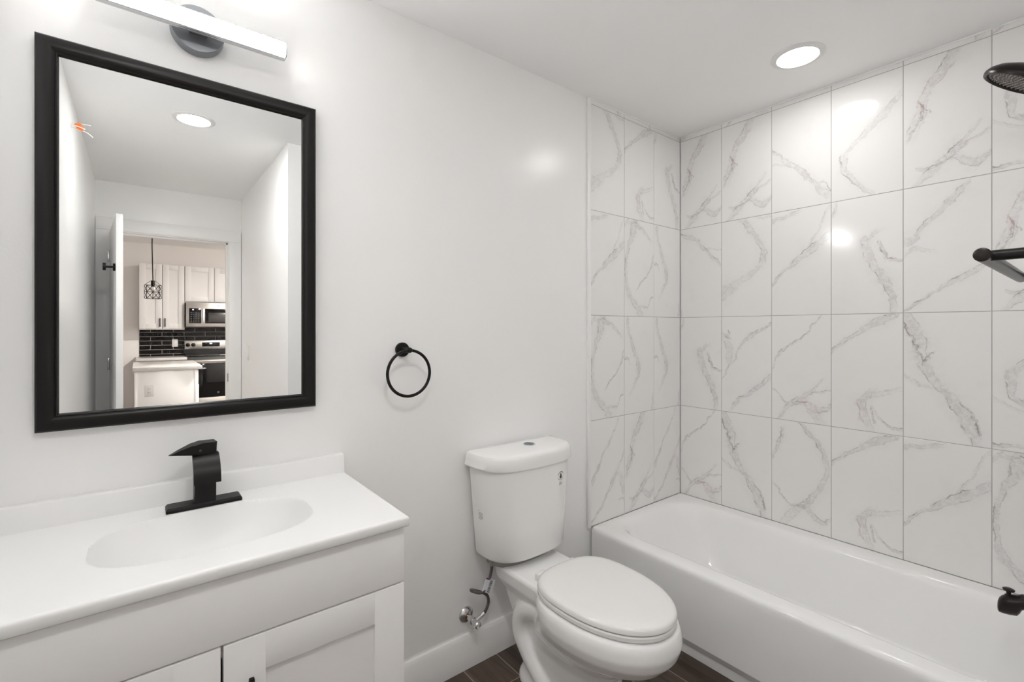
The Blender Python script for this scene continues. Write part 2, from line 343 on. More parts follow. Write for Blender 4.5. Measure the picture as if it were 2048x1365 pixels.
def splash_mat():
    m = bpy.data.materials.new('dark_glazed_brick_tile'); m.use_nodes = True
    nt = m.node_tree; b = nt.nodes['Principled BSDF']
    tc = nd(nt, 'ShaderNodeTexCoord'); sx = nd(nt, 'ShaderNodeSeparateXYZ'); nt.links.new(tc.outputs['Object'], sx.inputs[0])
    cb = nd(nt, 'ShaderNodeCombineXYZ'); nt.links.new(mth(nt, 'ADD', sx.outputs[0], 0.13), cb.inputs[0]); nt.links.new(sx.outputs[2], cb.inputs[1])
    br = nd(nt, 'ShaderNodeTexBrick'); br.offset = 0.5
    br.inputs['Color1'].default_value = (0.006, 0.005, 0.005, 1); br.inputs['Color2'].default_value = (0.011, 0.009, 0.0085, 1)
    br.inputs['Mortar'].default_value = (0.30, 0.28, 0.27, 1); br.inputs['Scale'].default_value = 1.0
    br.inputs['Mortar Size'].default_value = 0.0035; br.inputs['Mortar Smooth'].default_value = 0.1
    br.inputs['Brick Width'].default_value = 0.278; br.inputs['Row Height'].default_value = 0.0665
    nt.links.new(cb.outputs[0], br.inputs['Vector']); nt.links.new(br.outputs['Color'], b.inputs['Base Color'])
    n = nd(nt, 'ShaderNodeTexNoise'); n.inputs['Scale'].default_value = 22; n.inputs['Detail'].default_value = 1
    nt.links.new(cb.outputs[0], n.inputs['Vector'])
    bp = nd(nt, 'ShaderNodeBump'); bp.inputs['Strength'].default_value = 1.0; bp.inputs['Distance'].default_value = 0.006
    nt.links.new(n.outputs['Fac'], bp.inputs['Height']); nt.links.new(bp.outputs[0], b.inputs['Normal'])
    nt.links.new(mth(nt, 'MULTIPLY_ADD', br.outputs['Fac'], 0.7, 0.06), b.inputs['Roughness'])
    b.inputs['Specular IOR Level'].default_value = 0.18
    return m

# ------------------------------------------------------------------ mesh helpers
def nb(): return bmesh.new()
def box(bm, x0, x1, y0, y1, z0, z1, bev=0.0, mi=0, seg=2):
    r = bmesh.ops.create_cube(bm, size=1.0)
    vv = r['verts']
    for v in vv:
        v.co = Vector(((x0 + x1) / 2 + v.co.x * (x1 - x0), (y0 + y1) / 2 + v.co.y * (y1 - y0), (z0 + z1) / 2 + v.co.z * (z1 - z0)))
    fs = set(f for v in vv for f in v.link_faces)
    for f in fs: f.material_index = mi
    if bev > 0:
        es = list(set(e for v in vv for e in v.link_edges))
        rr = bmesh.ops.bevel(bm, geom=es, offset=bev, segments=seg, profile=0.5, affect='EDGES')
        for f in rr['faces']: f.material_index = mi
    return bm
def frame_of(d):
    d = d.normalized()
    a = Vector((0, 0, 1)) if abs(d.z) < 0.9 else Vector((1, 0, 0))
    u = d.cross(a).normalized(); v = d.cross(u).normalized()
    return u, v
def loft(bm, rings, cap0=True, cap1=True, mi=0, closed=False):
    R = [[bm.verts.new(Vector(p)) for p in ring] for ring in rings]
    n = len(R[0]); L = len(R)
    for i in range(L if closed else L - 1):
        a, b = R[i], R[(i + 1) % L]
        for j in range(n):
            k = (j + 1) % n
            f = bm.faces.new((a[j], a[k], b[k], b[j])); f.material_index = mi
    if not closed:
        if cap0: f = bm.faces.new(list(reversed(R[0]))); f.material_index = mi
        if cap1: f = bm.faces.new(R[-1]); f.material_index = mi
    return R
def circ(c, u, v, r, n=24, r2=None):
    r2 = r if r2 is None else r2
    return [c + u * (r * math.cos(2 * math.pi * i / n)) + v * (r2 * math.sin(2 * math.pi * i / n)) for i in range(n)]
def lathe(bm, base, axis, prof, n=32, mi=0, cap0=True, cap1=True):
    """prof: list of (distance along axis, radius)"""
    base = Vector(base); axis = Vector(axis).normalized(); u, v = frame_of(axis)
    loft(bm, [circ(base + axis * h, u, v, max(r, 1e-5), n) for h, r in prof], cap0, cap1, mi)
def cyl(bm, a, b, r, n=20, mi=0, r2=None):
    a = Vector(a); b = Vector(b); u, v = frame_of(b - a)
    loft(bm, [circ(a, u, v, r, n), circ(b, u, v, r if r2 is None else r2, n)], mi=mi)
def tube(bm, pts, r, n=12, mi=0, closed=False):
    pts = [Vector(p) for p in pts]; m = len(pts)
    rings = []; u = None
    for i, p in enumerate(pts):
        if closed: d = pts[(i + 1) % m] - pts[i - 1]
        else: d = pts[min(i + 1, m - 1)] - pts[max(i - 1, 0)]
        d.normalize()
        if u is None: u, _ = frame_of(d)
        u = (u - d * u.dot(d)).normalized(); v = d.cross(u)
        rr = r[i] if isinstance(r, (list, tuple)) else r
        rings.append(circ(p, u, v, rr, n))
    loft(bm, rings, mi=mi, closed=closed)
def spline(pts, n=10):
    P = [Vector(p) for p in pts]; out = []
    for i in range(len(P) - 1):
        p0 = P[max(i - 1, 0)]; p1 = P[i]; p2 = P[i + 1]; p3 = P[min(i + 2, len(P) - 1)]
        for k in range(n):
            t = k / n
            out.append(0.5 * ((2 * p1) + (p2 - p0) * t + (2 * p0 - 5 * p1 + 4 * p2 - p3) * t * t + (3 * p1 - p0 - 3 * p2 + p3) * t ** 3))
    out.append(P[-1]); return out
def prism(bm, poly, depth, mi=0):
    """poly: list of 3D points; depth: extrusion vector"""
    d = Vector(depth)
    loft(bm, [[Vector(p) for p in poly], [Vector(p) + d for p in poly]], mi=mi)
def rrect(x0, x1, y0, y1, r, z, n=8):
    out = []
    for cx, cy, a0 in ((x1 - r, y1 - r, 0), (x0 + r, y1 - r, 90), (x0 + r, y0 + r, 180), (x1 - r, y0 + r, 270)):
        for i in range(n + 1):
            a = math.radians(a0 + 90 * i / n); out.append((cx + r * math.cos(a), cy + r * math.sin(a), z))
    return out
def sphere(bm, c, r, mi=0, n=16):
    rings = []; c = Vector(c)
    prof = [(-r * math.cos(math.pi * i / n), r * math.sin(math.pi * i / n)) for i in range(n + 1)]
    lathe(bm, c, (0, 0, 1), prof, 20, mi)

def obj(name, bm, m, parent=None, smooth=35.0):
    bmesh.ops.recalc_face_normals(bm, faces=bm.faces)
    me = bpy.data.meshes.new(name); bm.to_mesh(me); bm.free()
    for x in (m if isinstance(m, (list, tuple)) else [m]): me.materials.append(x)
    if smooth:
        for p in me.polygons: p.use_smooth = True
        me.set_sharp_from_angle(angle=math.radians(smooth))
    o = bpy.data.objects.new(name, me); COL.objects.link(o)
    if parent is not None: attach(o, parent)
    return o
def world_of(o):
    M = o.matrix_basis.copy()
    if o.parent: M = world_of(o.parent) @ o.matrix_parent_inverse @ M
    return M
def attach(o, parent):
    o.parent = parent
    o.matrix_parent_inverse = world_of(parent).inverted()
def tag(o, label, cat, group=None):
    o['label'] = label; o['category'] = cat
    if group: o['group'] = group
    return o
def thing(name, label, cat, loc, group=None):
    o = bpy.data.objects.new(name, None); COL.objects.link(o)
    o.location = loc; o.empty_display_size = 0.05
    return tag(o, label, cat, group)
def struct(name, bm, m, parent=None, smooth=35.0):
    o = obj(name, bm, m, parent, smooth)
    if parent is None: o['kind'] = 'structure'
    return o
def copy_tree(o, parent=None):
    c = o.copy(); COL.objects.link(c)
    if parent: c.parent = parent
    for ch in list(o.children): copy_tree(ch, c)
    return c

# ------------------------------------------------------------------ structure of the bathroom
FLOORM = floor_mat()
b = nb(); box(b, -2.2, 3.2, -7.6, 0.15, -0.08, 0.0); struct('floor', b, FLOORM, smooth=0)
b = nb(); box(b, -0.40, 2.62, YREAR - 0.06, 0.15, CEIL, CEIL + 0.08); struct('ceiling', b, CEILP, smooth=0)
b = nb(); box(b, XL - 0.12, TILE_B + 0.14, WALL_Y, 0.14, 0, CEIL); struct('wall_left', b, PAINT, smooth=0)
b = nb(); box(b, TILE_B + 0.008, TILE_B + 0.14, -1.66, WALL_Y, 0, CEIL); struct('wall_right', b, PAINT, smooth=0)
b = nb(); box(b, XL - 0.12, XL, YREAR, WALL_Y, 0, CEIL); struct('wall_side', b, PAINT, smooth=0)
b = nb(); box(b, XR, TILE_B + 0.008, YSH - 0.12, YSH, 0, CEIL); box(b, XR, XR + 0.12, YREAR, YSH - 0.12, 0, CEIL)
struct('wall_front', b, PAINT, smooth=0)
# wall with the doorway
DX0, DX1, DZ = -0.155, 0.605, 2.05
b = nb()
box(b, -2.2, DX0 - 0.02, YREAR - 0.12, YREAR, 0, 2.60); box(b, DX1 + 0.02, 3.2, YREAR - 0.12, YREAR, 0, 2.60)
box(b, DX0 - 0.02, DX1 + 0.02, YREAR - 0.12, YREAR, DZ + 0.02, 2.60)
struct('wall_rear', b, PAINT, smooth=0)
b = nb()
box(b, DX0 - 0.02, DX0, YREAR - 0.125, YREAR + 0.004, 0, DZ); box(b, DX1, DX1 + 0.02, YREAR - 0.125, YREAR + 0.004, 0, DZ)
box(b, DX0 - 0.02, DX1 + 0.02, YREAR - 0.125, YREAR + 0.004, DZ, DZ + 0.02)
box(b, DX0, DX1, YREAR - 0.085, YREAR - 0.045, DZ - 0.012, DZ); box(b, DX1 - 0.012, DX1, YREAR - 0.085, YREAR - 0.045, 0, DZ)
box(b, DX0, DX0 + 0.012, YREAR - 0.085, YREAR - 0.045, 0, DZ)
box(b, XL + 0.002, DX0 - 0.006, YREAR, YREAR + 0.018, 0, DZ + 0.006, 0.003); box(b, DX1 + 0.006, XR - 0.002, YREAR, YREAR + 0.018, 0, DZ + 0.006, 0.003)
box(b, XL + 0.002, XR - 0.002, YREAR, YREAR + 0.020, DZ + 0.006, DZ + 0.10, 0.003)
dj = struct('trim_1', b, TRIMW)
b = nb(); box(b, DX1 - 0.001, DX1 + 0.0005, YREAR - 0.042, YREAR - 0.008, 0.86, 0.93); sp = obj('strike_plate', b, BLACK, dj)

# baseboards
def board(name, x0, x1, y0, y1, ax):
    b = nb()
    z = 0.128
    if ax == 'y':   # board against y0 wall, facing -y
        prism(b, [(x0, y0, 0), (x0, y1, 0), (x0, y1, z - 0.012), (x0, y1 + (y0 - y1) * 0.45, z), (x0, y0, z)], (x1 - x0, 0, 0))
    else:
        prism(b, [(x0, y0, 0), (x1, y0, 0), (x1, y0, z - 0.012), (x1 + (x0 - x1) * 0.45, y0, z), (x0, y0, z)], (0, y1 - y0, 0))
    return struct(name, b, TRIMW)
board('baseboard_left', 0.53, 1.703, WALL_Y, WALL_Y - 0.018, 'y')
board('baseboard_side', XL, XL + 0.014, YREAR + 0.03, -0.52, 'x')
board('baseboard_right', XR, XR - 0.014, YREAR + 0.03, YSH - 0.002, 'x')

# tiled surround
TW, TH = 0.2545, 0.508
ROWS = [2.395 - 0.5085 * i for i in range(5)]
A_MAP = [['D1', 'D2', 'D3'], ['D7', 'D9', 'D11'], ['D9', 'D11', 'D11'], ['D13', 'D4', 'D13']]
B_MAP = [['D4', 'D4', 'D5', 'D17', 'D4', 'D16'], ['D6', 'D1', 'D7', 'D3', 'D8', 'D4'], ['D3', 'D12', 'D14', 'D2', 'D15', 'D16'], ['D14', 'D15', 'D10', 'D2', 'D7', 'D9']]
names = sorted(DESIGNS)
TMATS = [marble(n, i + 1) for i, n in enumerate(names)]
def tile_wall(name, org, du, nrm, cols, dmap, strip):
    """org: top-left corner direction start; du: unit vector to the right; cols: list of (a0,a1) along du"""
    b = nb(); uvl = b.loops.layers.uv.new('UVMap')
    du = Vector(du); nrm = Vector(nrm); org = Vector(org)
    G = 0.0013
    def quad(a0, a1, z0, z1, d0, mi, uvs):
        def P(a, z, d): return org + du * a + Vector((0, 0, z)) - nrm * d
        bev = 0.0008
        f0 = [b.verts.new(P(a, z, d0)) for a, z in ((a0 + bev, z0 + bev), (a1 - bev, z0 + bev), (a1 - bev, z1 - bev), (a0 + bev, z1 - bev))]
        f1 = [b.verts.new(P(a, z, d0 + bev)) for a, z in ((a0, z0), (a1, z0), (a1, z1), (a0, z1))]
        f2 = [b.verts.new(P(a, z, 0.007)) for a, z in ((a0, z0), (a1, z0), (a1, z1), (a0, z1))]
        fs = [b.faces.new(f0)]
        for p, q in ((f0, f1), (f1, f2)):
            for i in range(4): fs.append(b.faces.new((p[i], p[(i + 1) % 4], q[(i + 1) % 4], q[i])))
        for f in fs:
            f.material_index = mi
            for lp in f.loops:
                r = lp.vert.co - org
                a = r.dot(du); z = r.z
                lp[uvl].uv = (uvs[0] + (uvs[1] - uvs[0]) * (a - a0) / (a1 - a0), uvs[2] + (uvs[3] - uvs[2]) * (z - z0) / (z1 - z0))
    for ci, (a0, a1) in enumerate(cols):
        for ri in range(4):
            quad(a0 + G, a1 - G, ROWS[ri + 1] + G, ROWS[ri] - G, 0.0, 1 + names.index(dmap[ri][ci]), (0, 1, 0, 1))
        quad(a0 + G, a1 - G, ROWS[0] + G, CEIL - 0.002, 0.0, 1 + names.index(strip[ci]), (0, 1, 0.0, 0.06))
    # grout bed
    a0, a1 = cols[0][0], cols[-1][1]
    g = [org + du * a + Vector((0, 0, z)) - nrm * d for d in (0.0014, 0.0078) for a, z in ((a0, ROWS[4]), (a1, ROWS[4]), (a1, CEIL), (a0, CEIL))]
    gv = [b.verts.new(p) for p in g]
    for idx in ((0, 1, 2, 3), (7, 6, 5, 4), (0, 4, 5, 1), (1, 5, 6, 2), (2, 6, 7, 3), (3, 7, 4, 0)):
        f = b.faces.new([gv[i] for i in idx]); f.material_index = 0
    return struct(name, b, [GROUT] + TMATS, smooth=0)
tile_wall('wall_left_tile', (TILE_B - 3 * TW, 0, 0), (1, 0, 0), (0, -1, 0), [(0, TW), (TW, 2 * TW), (2 * TW, 3 * TW - 0.002)], A_MAP, ['D15', 'D3', 'D11'])
bc = [(0.002, 0.2474)] + [(0.2474 + 0.2573 * i, 0.2474 + 0.2573 * (i + 1)) for i in range(4)] + [(0.2474 + 4 * 0.2573, -YSH)]
tile_wall('wall_right_tile', (TILE_B, 0, 0), (0, -1, 0), (-1, 0, 0), bc, B_MAP, ['D8', 'D14', 'D5', 'D5', 'D3', 'D8'])
# white edge strip where the tiles end, and the caulk line along the ceiling
b = nb(); box(b, 1.683, 1.7045, -0.003, WALL_Y, 0.357, CEIL - 0.001, 0.002); struct('trim_2', b, TRIMW)
b = nb(); box(b, 1.69, TILE_B, -0.0045, WALL_Y - 0.002, CEIL - 0.006, CEIL, 0.002); box(b, TILE_B - 0.0045, TILE_B + 0.006, YSH, -0.002, CEIL - 0.006, CEIL, 0.002); struct('trim_3', b, TRIMW)

# ------------------------------------------------------------------ bathtub
tub = thing('bathtub', 'long white bathtub along the marble tiled wall', 'bathtub', (2.085, -0.75, 0))
b = nb()
XB, Y0, Y1 = TILE_B - 0.002, YSH + 0.002, -0.003
def outr(x, z, r=0.004): return rrect(x, XB, Y0, Y1, r, z, 10)
rings = [outr(1.737, 0.0), outr(1.737, 0.036), outr(1.735, 0.038), outr(1.710, 0.074), outr(1.7065, 0.078), outr(1.7055, 0.20), outr(1.7045, 0.325), outr(1.7055, 0.342), outr(1.7085, 0.352),
         outr(1.714, 0.3585, 0.006), outr(1.722, 0.361, 0.008)]
def inn(x0, x1, y0, y1, r, z): return rrect(x0, x1, y0, y1, r, z, 10)
rings += [inn(1.755, 2.425, -1.465, -0.020, .08, .3612), inn(1.776, 2.396, -1.44, -0.039, .15, .3608), inn(1.785, 2.388, -1.433, -0.047, .149, .3592), inn(1.793, 2.381, -1.427, -0.056, .147, .3545), inn(1.800, 2.375, -1.422, -0.065, .144, .346), inn(1.806, 2.369, -1.418, -0.077, .142, .330),
          inn(1.82, 2.355, -1.408, -0.115, .14, .24), inn(1.838, 2.338, -1.396, -0.175, .135, .14), inn(1.85, 2.325, -1.386, -0.21, .13, .09), inn(1.865, 2.31, -1.37, -0.235, .12, .068),
          inn(1.89, 2.285, -1.345, -0.265, .10, .057), inn(1.93, 2.245, -1.30, -0.31, .08, .054)]
loft(b, rings)
obj('tub_shell', b, ENAM, tub, smooth=40)
b = nb(); lathe(b, (2.087, -1.22, 0.054), (0, 0, 1), [(0, .036), (.003, .036), (.005, .030), (.005, .0)], 28); obj('drain', b, BRONZE, tub)

# ------------------------------------------------------------------ toilet
TX = 1.215
toi = thing('toilet', 'white two-piece toilet with an oval lid beside the bathtub', 'toilet', (TX, -0.38, 0))
def egg(cx, yc, a, bf, bb, z, nf=2.1, nbk=3.0, n=64):
    out = []
    for i in range(n):
        t = 2 * math.pi * i / n; c, s = math.cos(t), math.sin(t)
        e = nf if s < 0 else nbk
        r_x = math.copysign(abs(c) ** (2 / e), c); r_y = math.copysign(abs(s) ** (2 / e), s)
        out.append((cx + a * r_x, yc + (bf if s < 0 else bb) * r_y, z))
    return out
b = nb()
loft(b, [egg(TX, -.335, .116, 0.235, .205, 0.0, 2.8, 3.2), egg(TX, -.335, .114, 0.233, .203, .02, 2.8, 3.2), egg(TX, -.335, .100, 0.225, .19, .05, 2.8, 3), egg(TX, -.335, .093, 0.215, .18, .12, 2.8, 2.8),
         egg(TX, -.34, .094, 0.215, .175, .17, 2.7, 2.6), egg(TX, -.36, .102, 0.220, .18, .205, 2.5, 2.5), egg(TX, -.41, .134, .235, .20, .25, 2.2, 2.4), egg(TX, -.45, .168, .270, .20, .288, 2.1, 2.3), egg(TX + .002, -.47, .188, .283, .205, .325, 2.1, 2.2),
         egg(TX + .002, -.475, .196, .288, .21, .356, 2.1, 2.2), egg(TX + .002, -.475, .194, .284, .21, .385, 2.1, 2.3), egg(TX + .002, -.475, .187, .277, .20, .402, 2.1, 2.4), egg(TX + .002, -.475, .17, .26, .19, .407, 2.1, 2.4)])
# shelf for the tank
loft(b, [rrect(TX - .078, TX + .078, -.34, -.13, .03, .10), rrect(TX - .085, TX + .085, -.34, -.10, .03, .22), rrect(TX - .10, TX + .10, -.34, -.07, .03, .31), rrect(TX - .126, TX + .126, -.34, -.045, .035, .355), rrect(TX - .130, TX + .130, -.36, -.04, .035, .395), rrect(TX - .125, TX + .125, -.36, -.045, .03, .408)])
# curled trapway on both flanks
for s in (-1, 1):
    p = spline([(TX + s * .06, -.36, .30), (TX + s * .074, -.25, .295), (TX + s * .078, -.185, .25), (TX + s * .078, -.175, .18), (TX + s * .078, -.225, .115), (TX + s * .084, -.30, .07), (TX + s * .08, -.38, .03)], 8)
    tube(b, p, [0.046 - 0.010 * i / (len(p) - 1) for i in range(len(p))], 16)
raw = obj('bowl_source', b, PORC)
md = raw.modifiers.new('r', 'REMESH'); md.mode = 'VOXEL'; md.voxel_size = 0.005; md.use_smooth_shade = True
ms = raw.modifiers.new('s', 'SMOOTH'); ms.iterations = 9; ms.factor = 0.5
dg = bpy.context.evaluated_depsgraph_get(); dg.update()
me = bpy.data.meshes.new_from_object(raw.evaluated_get(dg))
bpy.data.objects.remove(raw, do_unlink=True)
me.name = 'bowl'
me.materials.clear(); me.materials.append(PORC)
for p in me.polygons: p.use_smooth = True
bowl = bpy.data.objects.new('bowl', me); COL.objects.link(bowl); attach(bowl, toi)
# seat and lid
b = nb(); SX = TX + .002
def seat_ring(k, z): return egg(SX, -.475, .179 + k, .272 + k, .190 + k, z, 2.08, 2.9, 72)
loft(b, [seat_ring(-.012, .4085), seat_ring(-.003, .4095), seat_ring(0, .413), seat_ring(0, .423), seat_ring(-.003, .427), seat_ring(-.012, .4278)]); obj('seat', b, SEATP, toi)
b = nb()
loft(b, [seat_ring(-.012, .4295), seat_ring(-.002, .430), seat_ring(.001, .433), seat_ring(0, .443), seat_ring(-.004, .449), seat_ring(-.012, .4525), seat_ring(-.03, .4545), seat_ring(-.07, .4558), seat_ring(-.12, .4563), seat_ring(-.17, .4565)]); obj('seat_lid', b, SEATP, toi)
for s in (-1, 1):
    b = nb(); box(b, TX + s * .075 - .022, TX + s * .075 + .022, -.287, -.262, .405, .436, .006); obj('hinge', b, SEATP, toi)
# tank
def dring(cx, a, yb, d, z, n=3.2, m=26):
    out = []
    for i in range(m + 1):
        t = math.pi + math.pi * i / m; c, s = math.cos(t), math.sin(t)
        out.append((cx + a * math.copysign(abs(c) ** (2 / n), c), yb - d * abs(s) ** (2 / n), z))
    out.append((cx + a * .98, yb + .004, z)); out.append((cx - a * .98, yb + .004, z))
    return out
b = nb()
loft(b, [dring(TX, .16, -.03, .14, .434), dring(TX, .180, -.022, .160, .440), dring(TX, .187, -.02, .170, .452), dring(TX, .196, -.018, .176, .56), dring(TX, .207, -.016, .182, .70), dring(TX, .214, -.015, .185, .797)])
tank = obj('tank', b, PORC, toi)
b = nb(); loft(b, [dring(TX, .15, -.04, .10, .405), dring(TX, .15, -.04, .10, .436)]); obj('tank_gasket', b, mat('grey_rubber', (.30, .29, .28), .7), toi)
b = nb()
loft(b, [dring(TX, .216, -.012, .186, .786), dring(TX, .228, -.008, .198, .788), dring(TX, .231, -.007, .200, .793), dring(TX, .2275, -.008, .198, .815), dring(TX, .2265, -.008, .197, .828), dring(TX, .222, -.009, .192, .838), dring(TX, .214, -.012, .184, .842), dring(TX, .19, -.02, .16, .8445), dring(TX, .10, -.05, .08, .8465)])
obj('tank_lid', b, PORC, toi)
b = nb(); lathe(b, (1.237, -.092, .8452), (0, 0, 1), [(0, .026), (.0025, .026), (.004, .0235), (.0042, .0)], 32)
fb = obj('flush_button', b, CHROME, toi)
b = nb(); lathe(b, (1.237, -.092, .8492), (0, 0, 1), [(0, .021), (.0012, .0205), (.0016, 0)], 32); box(b, 1.2365, 1.2375, -.112, -.072, .8495, .8512); obj('push_plate', b, mat('blue_grey_button', (.12, .14, .19), .25, metal=.6), fb)
# the printed marks lie on the tank's curved front, measured along its surface
def tank_arc(z):
    k = (z - .452) / (.797 - .452); a = .187 + .027 * k; d = .170 + .015 * k; yb = -.02 + .005 * k; n = 3.2; pts = []
    for i in range(401):
        t = math.pi + math.pi * i / 400; c, s_ = math.cos(t), math.sin(t)
        pts.append(Vector((TX + a * math.copysign(abs(c) ** (2 / n), c), yb - d * abs(s_) ** (2 / n), z)))
    return pts
def tank_point(s, z):
    pts = tank_arc(z); i = 200; left = abs(s); st = 1 if s > 0 else -1
    while 0 < i < 400:
        l = (pts[i + st] - pts[i]).length
        if l >= left: break
        left -= l; i += st
    j = min(max(i + st, 0), 400); p = pts[i] + (pts[j] - pts[i]).normalized() * left
    d = pts[min(i + 1, 400)] - pts[max(i - 1, 0)]; nrm = Vector((d.y, -d.x, 0)).normalized()
    return p + nrm * .0009
def tank_s(x, y):
    pts = tank_arc(.6); best = min(range(401), key=lambda i: (pts[i].x - x) ** 2 + (pts[i].y - y) ** 2)
    seg = pts[min(best, 200):max(best, 200) + 1]
    l = sum((q - p).length for p, q in zip(seg, seg[1:]))
    return l if best > 200 else -l
def decal(name, polys, cx, cz, parent, m):
    b = nb()
    for poly in polys: b.faces.new([b.verts.new(tank_point(cx + x, cz + z)) for x, z in poly])
    return obj(name, b, m, parent, smooth=0)
def ringpoly(r0, r1, a0, a1, n=10):
    out = []
    for i in range(n):
        t0 = math.radians(a0 + (a1 - a0) * i / n); t1 = math.radians(a0 + (a1 - a0) * (i + 1) / n)
        out.append([(r0 * math.cos(t0), r0 * math.sin(t0)), (r1 * math.cos(t0), r1 * math.sin(t0)), (r1 * math.cos(t1), r1 * math.sin(t1)), (r0 * math.cos(t1), r0 * math.sin(t1))])
    return out
drop = [(0, .0135)] + [(.0062 * math.cos(math.radians(a)), -.004 + .0066 * math.sin(math.radians(a))) for a in range(20, -201, -20)]
pol = [drop] + ringpoly(.0150, .0168, 20, 165) + ringpoly(.0150, .0165, 200, 330)
pol += [[(-.008 + .016 * i / 3, -.0235 - .004 * r) if k in (0, 3) else (-.008 + .016 * i / 3 + .0042, -.0235 - .004 * r) for k, r in ((0, r0), (1, r0), (2, r0 + .45), (3, r0 + .45))] for r0 in range(3) for i in range(3)]
pol = [[(x * 1.15, z * 1.05) for x, z in p] for p in pol]
decal('water_drop_mark', pol, tank_s(1.316, -.19), .729, tank, INK)
pol = []
rnd = random.Random(3)
pol.append([(-.010 + .002 * math.cos(a * math.pi / 4), .016 + .002 * math.sin(a * math.pi / 4)) for a in range(8)])
for r in range(6):
    x = -.010 + rnd.random() * .002
    while x < .011:
        w = .002 + rnd.random() * .003; z = .010 - r * .0047
        pol.append([(x, z), (x + w, z - .0004), (x + w, z - .0022), (x, z - .0018)]); x += w + .0012
decal('printed_text_mark', pol, tank_s(1.016, -.066), .607, tank, INK)
for s in (-1, 1):
    b = nb(); lathe(b, (TX + s * .104, -.30, .018), (0, 0, 1), [(0, .016), (.008, .015), (.014, .010), (.016, 0)], 20); obj('bolt_cap', b, SEATP, toi)

# water supply
VX, VZ = 1.0, .200
va = thing('shutoff_valve', 'chrome water shutoff valve on the white wall above the baseboard', 'valve', (VX, WALL_Y, VZ))
b = nb(); lathe(b, (VX, WALL_Y, VZ), (0, -1, 0), [(0, .033), (.003, .0325), (.007, .029), (.011, .022), (.014, .014), (.015, .008)], 32); obj('escutcheon', b, CHROME, va)
b = nb(); cyl(b, (VX, WALL_Y, VZ), (VX, -.022, VZ), .008); obj('pipe', b, COPPER, va)
b = nb(); lathe(b, (VX, -.016, VZ), (0, -1, 0), [(0, .011), (.016, .0115), (.017, .0135), (.027, .0135), (.028, .011), (.045, .011)], 20); cyl(b, (VX, -.050, VZ), (VX + .032, -.050, VZ + .012), .0085); obj('valve_body', b, CHROME, va)
b = nb(); lathe(b, (VX, -.059, VZ), (0, -1, 0), [(0, .007), (.004, .007), (.005, .0135), (.017, .0145), (.021, .011), (.022, .0)], 10); obj('valve_handle', b, CHROME, va, smooth=20)
ho = thing('supply_hose', 'dark grey looped water hose from chrome valve to toilet tank', 'hose', (VX + .05, -.05, VZ))
path = spline([(VX + .030, -.050, VZ + .012), (VX + .050, -.052, VZ + .024), (VX + .064, -.052, VZ + .055), (VX + .052, -.055, VZ + .088), (VX + .022, -.045, VZ + .106), (VX - .004, -.035, VZ + .116), (VX - .008, -.056, VZ + .121),
               (VX + .014, -.076, VZ + .118), (VX + .040, -.072, VZ + .128), (VX + .062, -.064, VZ + .155), (VX + .070, -.065, VZ + .185), (VX + .070, -.066, VZ + .22)], 10)
b = nb(); tube(b, path, .0058, 12); obj('braided_hose', b, HOSE, ho)
b = nb(); cyl(b, path[2], path[7], .0078, 10); obj('ferrule', b, CHROME, ho)
b = nb(); lathe(b, (VX + .070, -.066, VZ + .199), (0, 0, 1), [(0, .0075), (.012, .0075), (.0125, .012), (.03, .013), (.032, .009), (.0345, .009)], 12); obj('coupling_nut', b, mat('grey_plastic', (.34, .32, .30), .5), ho)
b = nb()
tg = [(VX + .036, -.078, VZ + .168), (VX + .014, -.080, VZ + .124), (VX + .054, -.082, VZ + .100), (VX + .078, -.080, VZ + .146)]
prism(b, tg, (0, .0012, 0)); tagp = obj('paper_tag', b, TAGW, ho, smooth=0)
A, B_, C_, D_ = (Vector(p) for p in tg)
def tpt(u, v, d=-.0008): return A.lerp(D_, u).lerp(B_.lerp(C_, u), v) + Vector((0, d, 0))
b = nb()
vv = .1
while vv < .9:
    w = random.choice((.018, .03, .045)); b.faces.new([b.verts.new(tpt(u_, v_)) for u_, v_ in ((.48, vv), (.76, vv), (.76, vv + w), (.48, vv + w))]); vv += w + random.choice((.02, .035))
obj('barcode', b, INK, tagp, smooth=0)
b = nb(); b.faces.new([b.verts.new(tpt(*q)) for q in ((0, 0), (.42, 0), (.42, .10), (0, .10))]); obj('tag_header', b, TAGP, tagp, smooth=0)

# ------------------------------------------------------------------ vanity
CX0, CX1, CYF = XL + .002, .515, -.463
van = thing('vanity_cabinet', 'white shaker vanity cabinet under the sink top', 'cabinet', (.13, -.23, 0))
b = nb(); CT = .826
CB = WALL_Y - .001
box(b, CX0, CX0 + .016, CYF + .02, CB, 0, CT); box(b, CX1 - .016, CX1, CYF + .02, CB, 0, CT); box(b, CX0 + .016, CX1 - .016, CB - .006, CB, .10, CT)
box(b, CX0 + .016, CX1 - .016, CYF + .02, CB - .006, .10, .116); box(b, CX0 + .016, CX1 - .016, CYF + .02, CYF + .04, .655, .795); box(b, CX0 + .016, CX1 - .016, CYF + .075, CYF + .09, 0, .10)
obj('carcass', b, CABW, van, smooth=0)
b = nb(); box(b, CX0 + .003, CX1, CYF, CYF + .0195, .690, CT - .004, .0015); obj('false_drawer_front', b, CABW, van)
MIDX = .1295
def shaker(x0, x1, y, z0, z1, st, m, parent, th=.0195, name='door'):
    b = nb()
    box(b, x0, x0 + st, y, y + th, z0, z1, .0012); box(b, x1 - st, x1, y, y + th, z0, z1, .0012)
    box(b, x0 + st - .0005, x1 - st + .0005, y, y + th, z1 - st, z1, .0012); box(b, x0 + st - .0005, x1 - st + .0005, y, y + th, z0, z0 + st, .0012)
    box(b, x0 + st - .002, x1 - st + .002, y + .009, y + th - .002, z0 + st - .002, z1 - st + .002)
    return obj(name, b, m, parent)
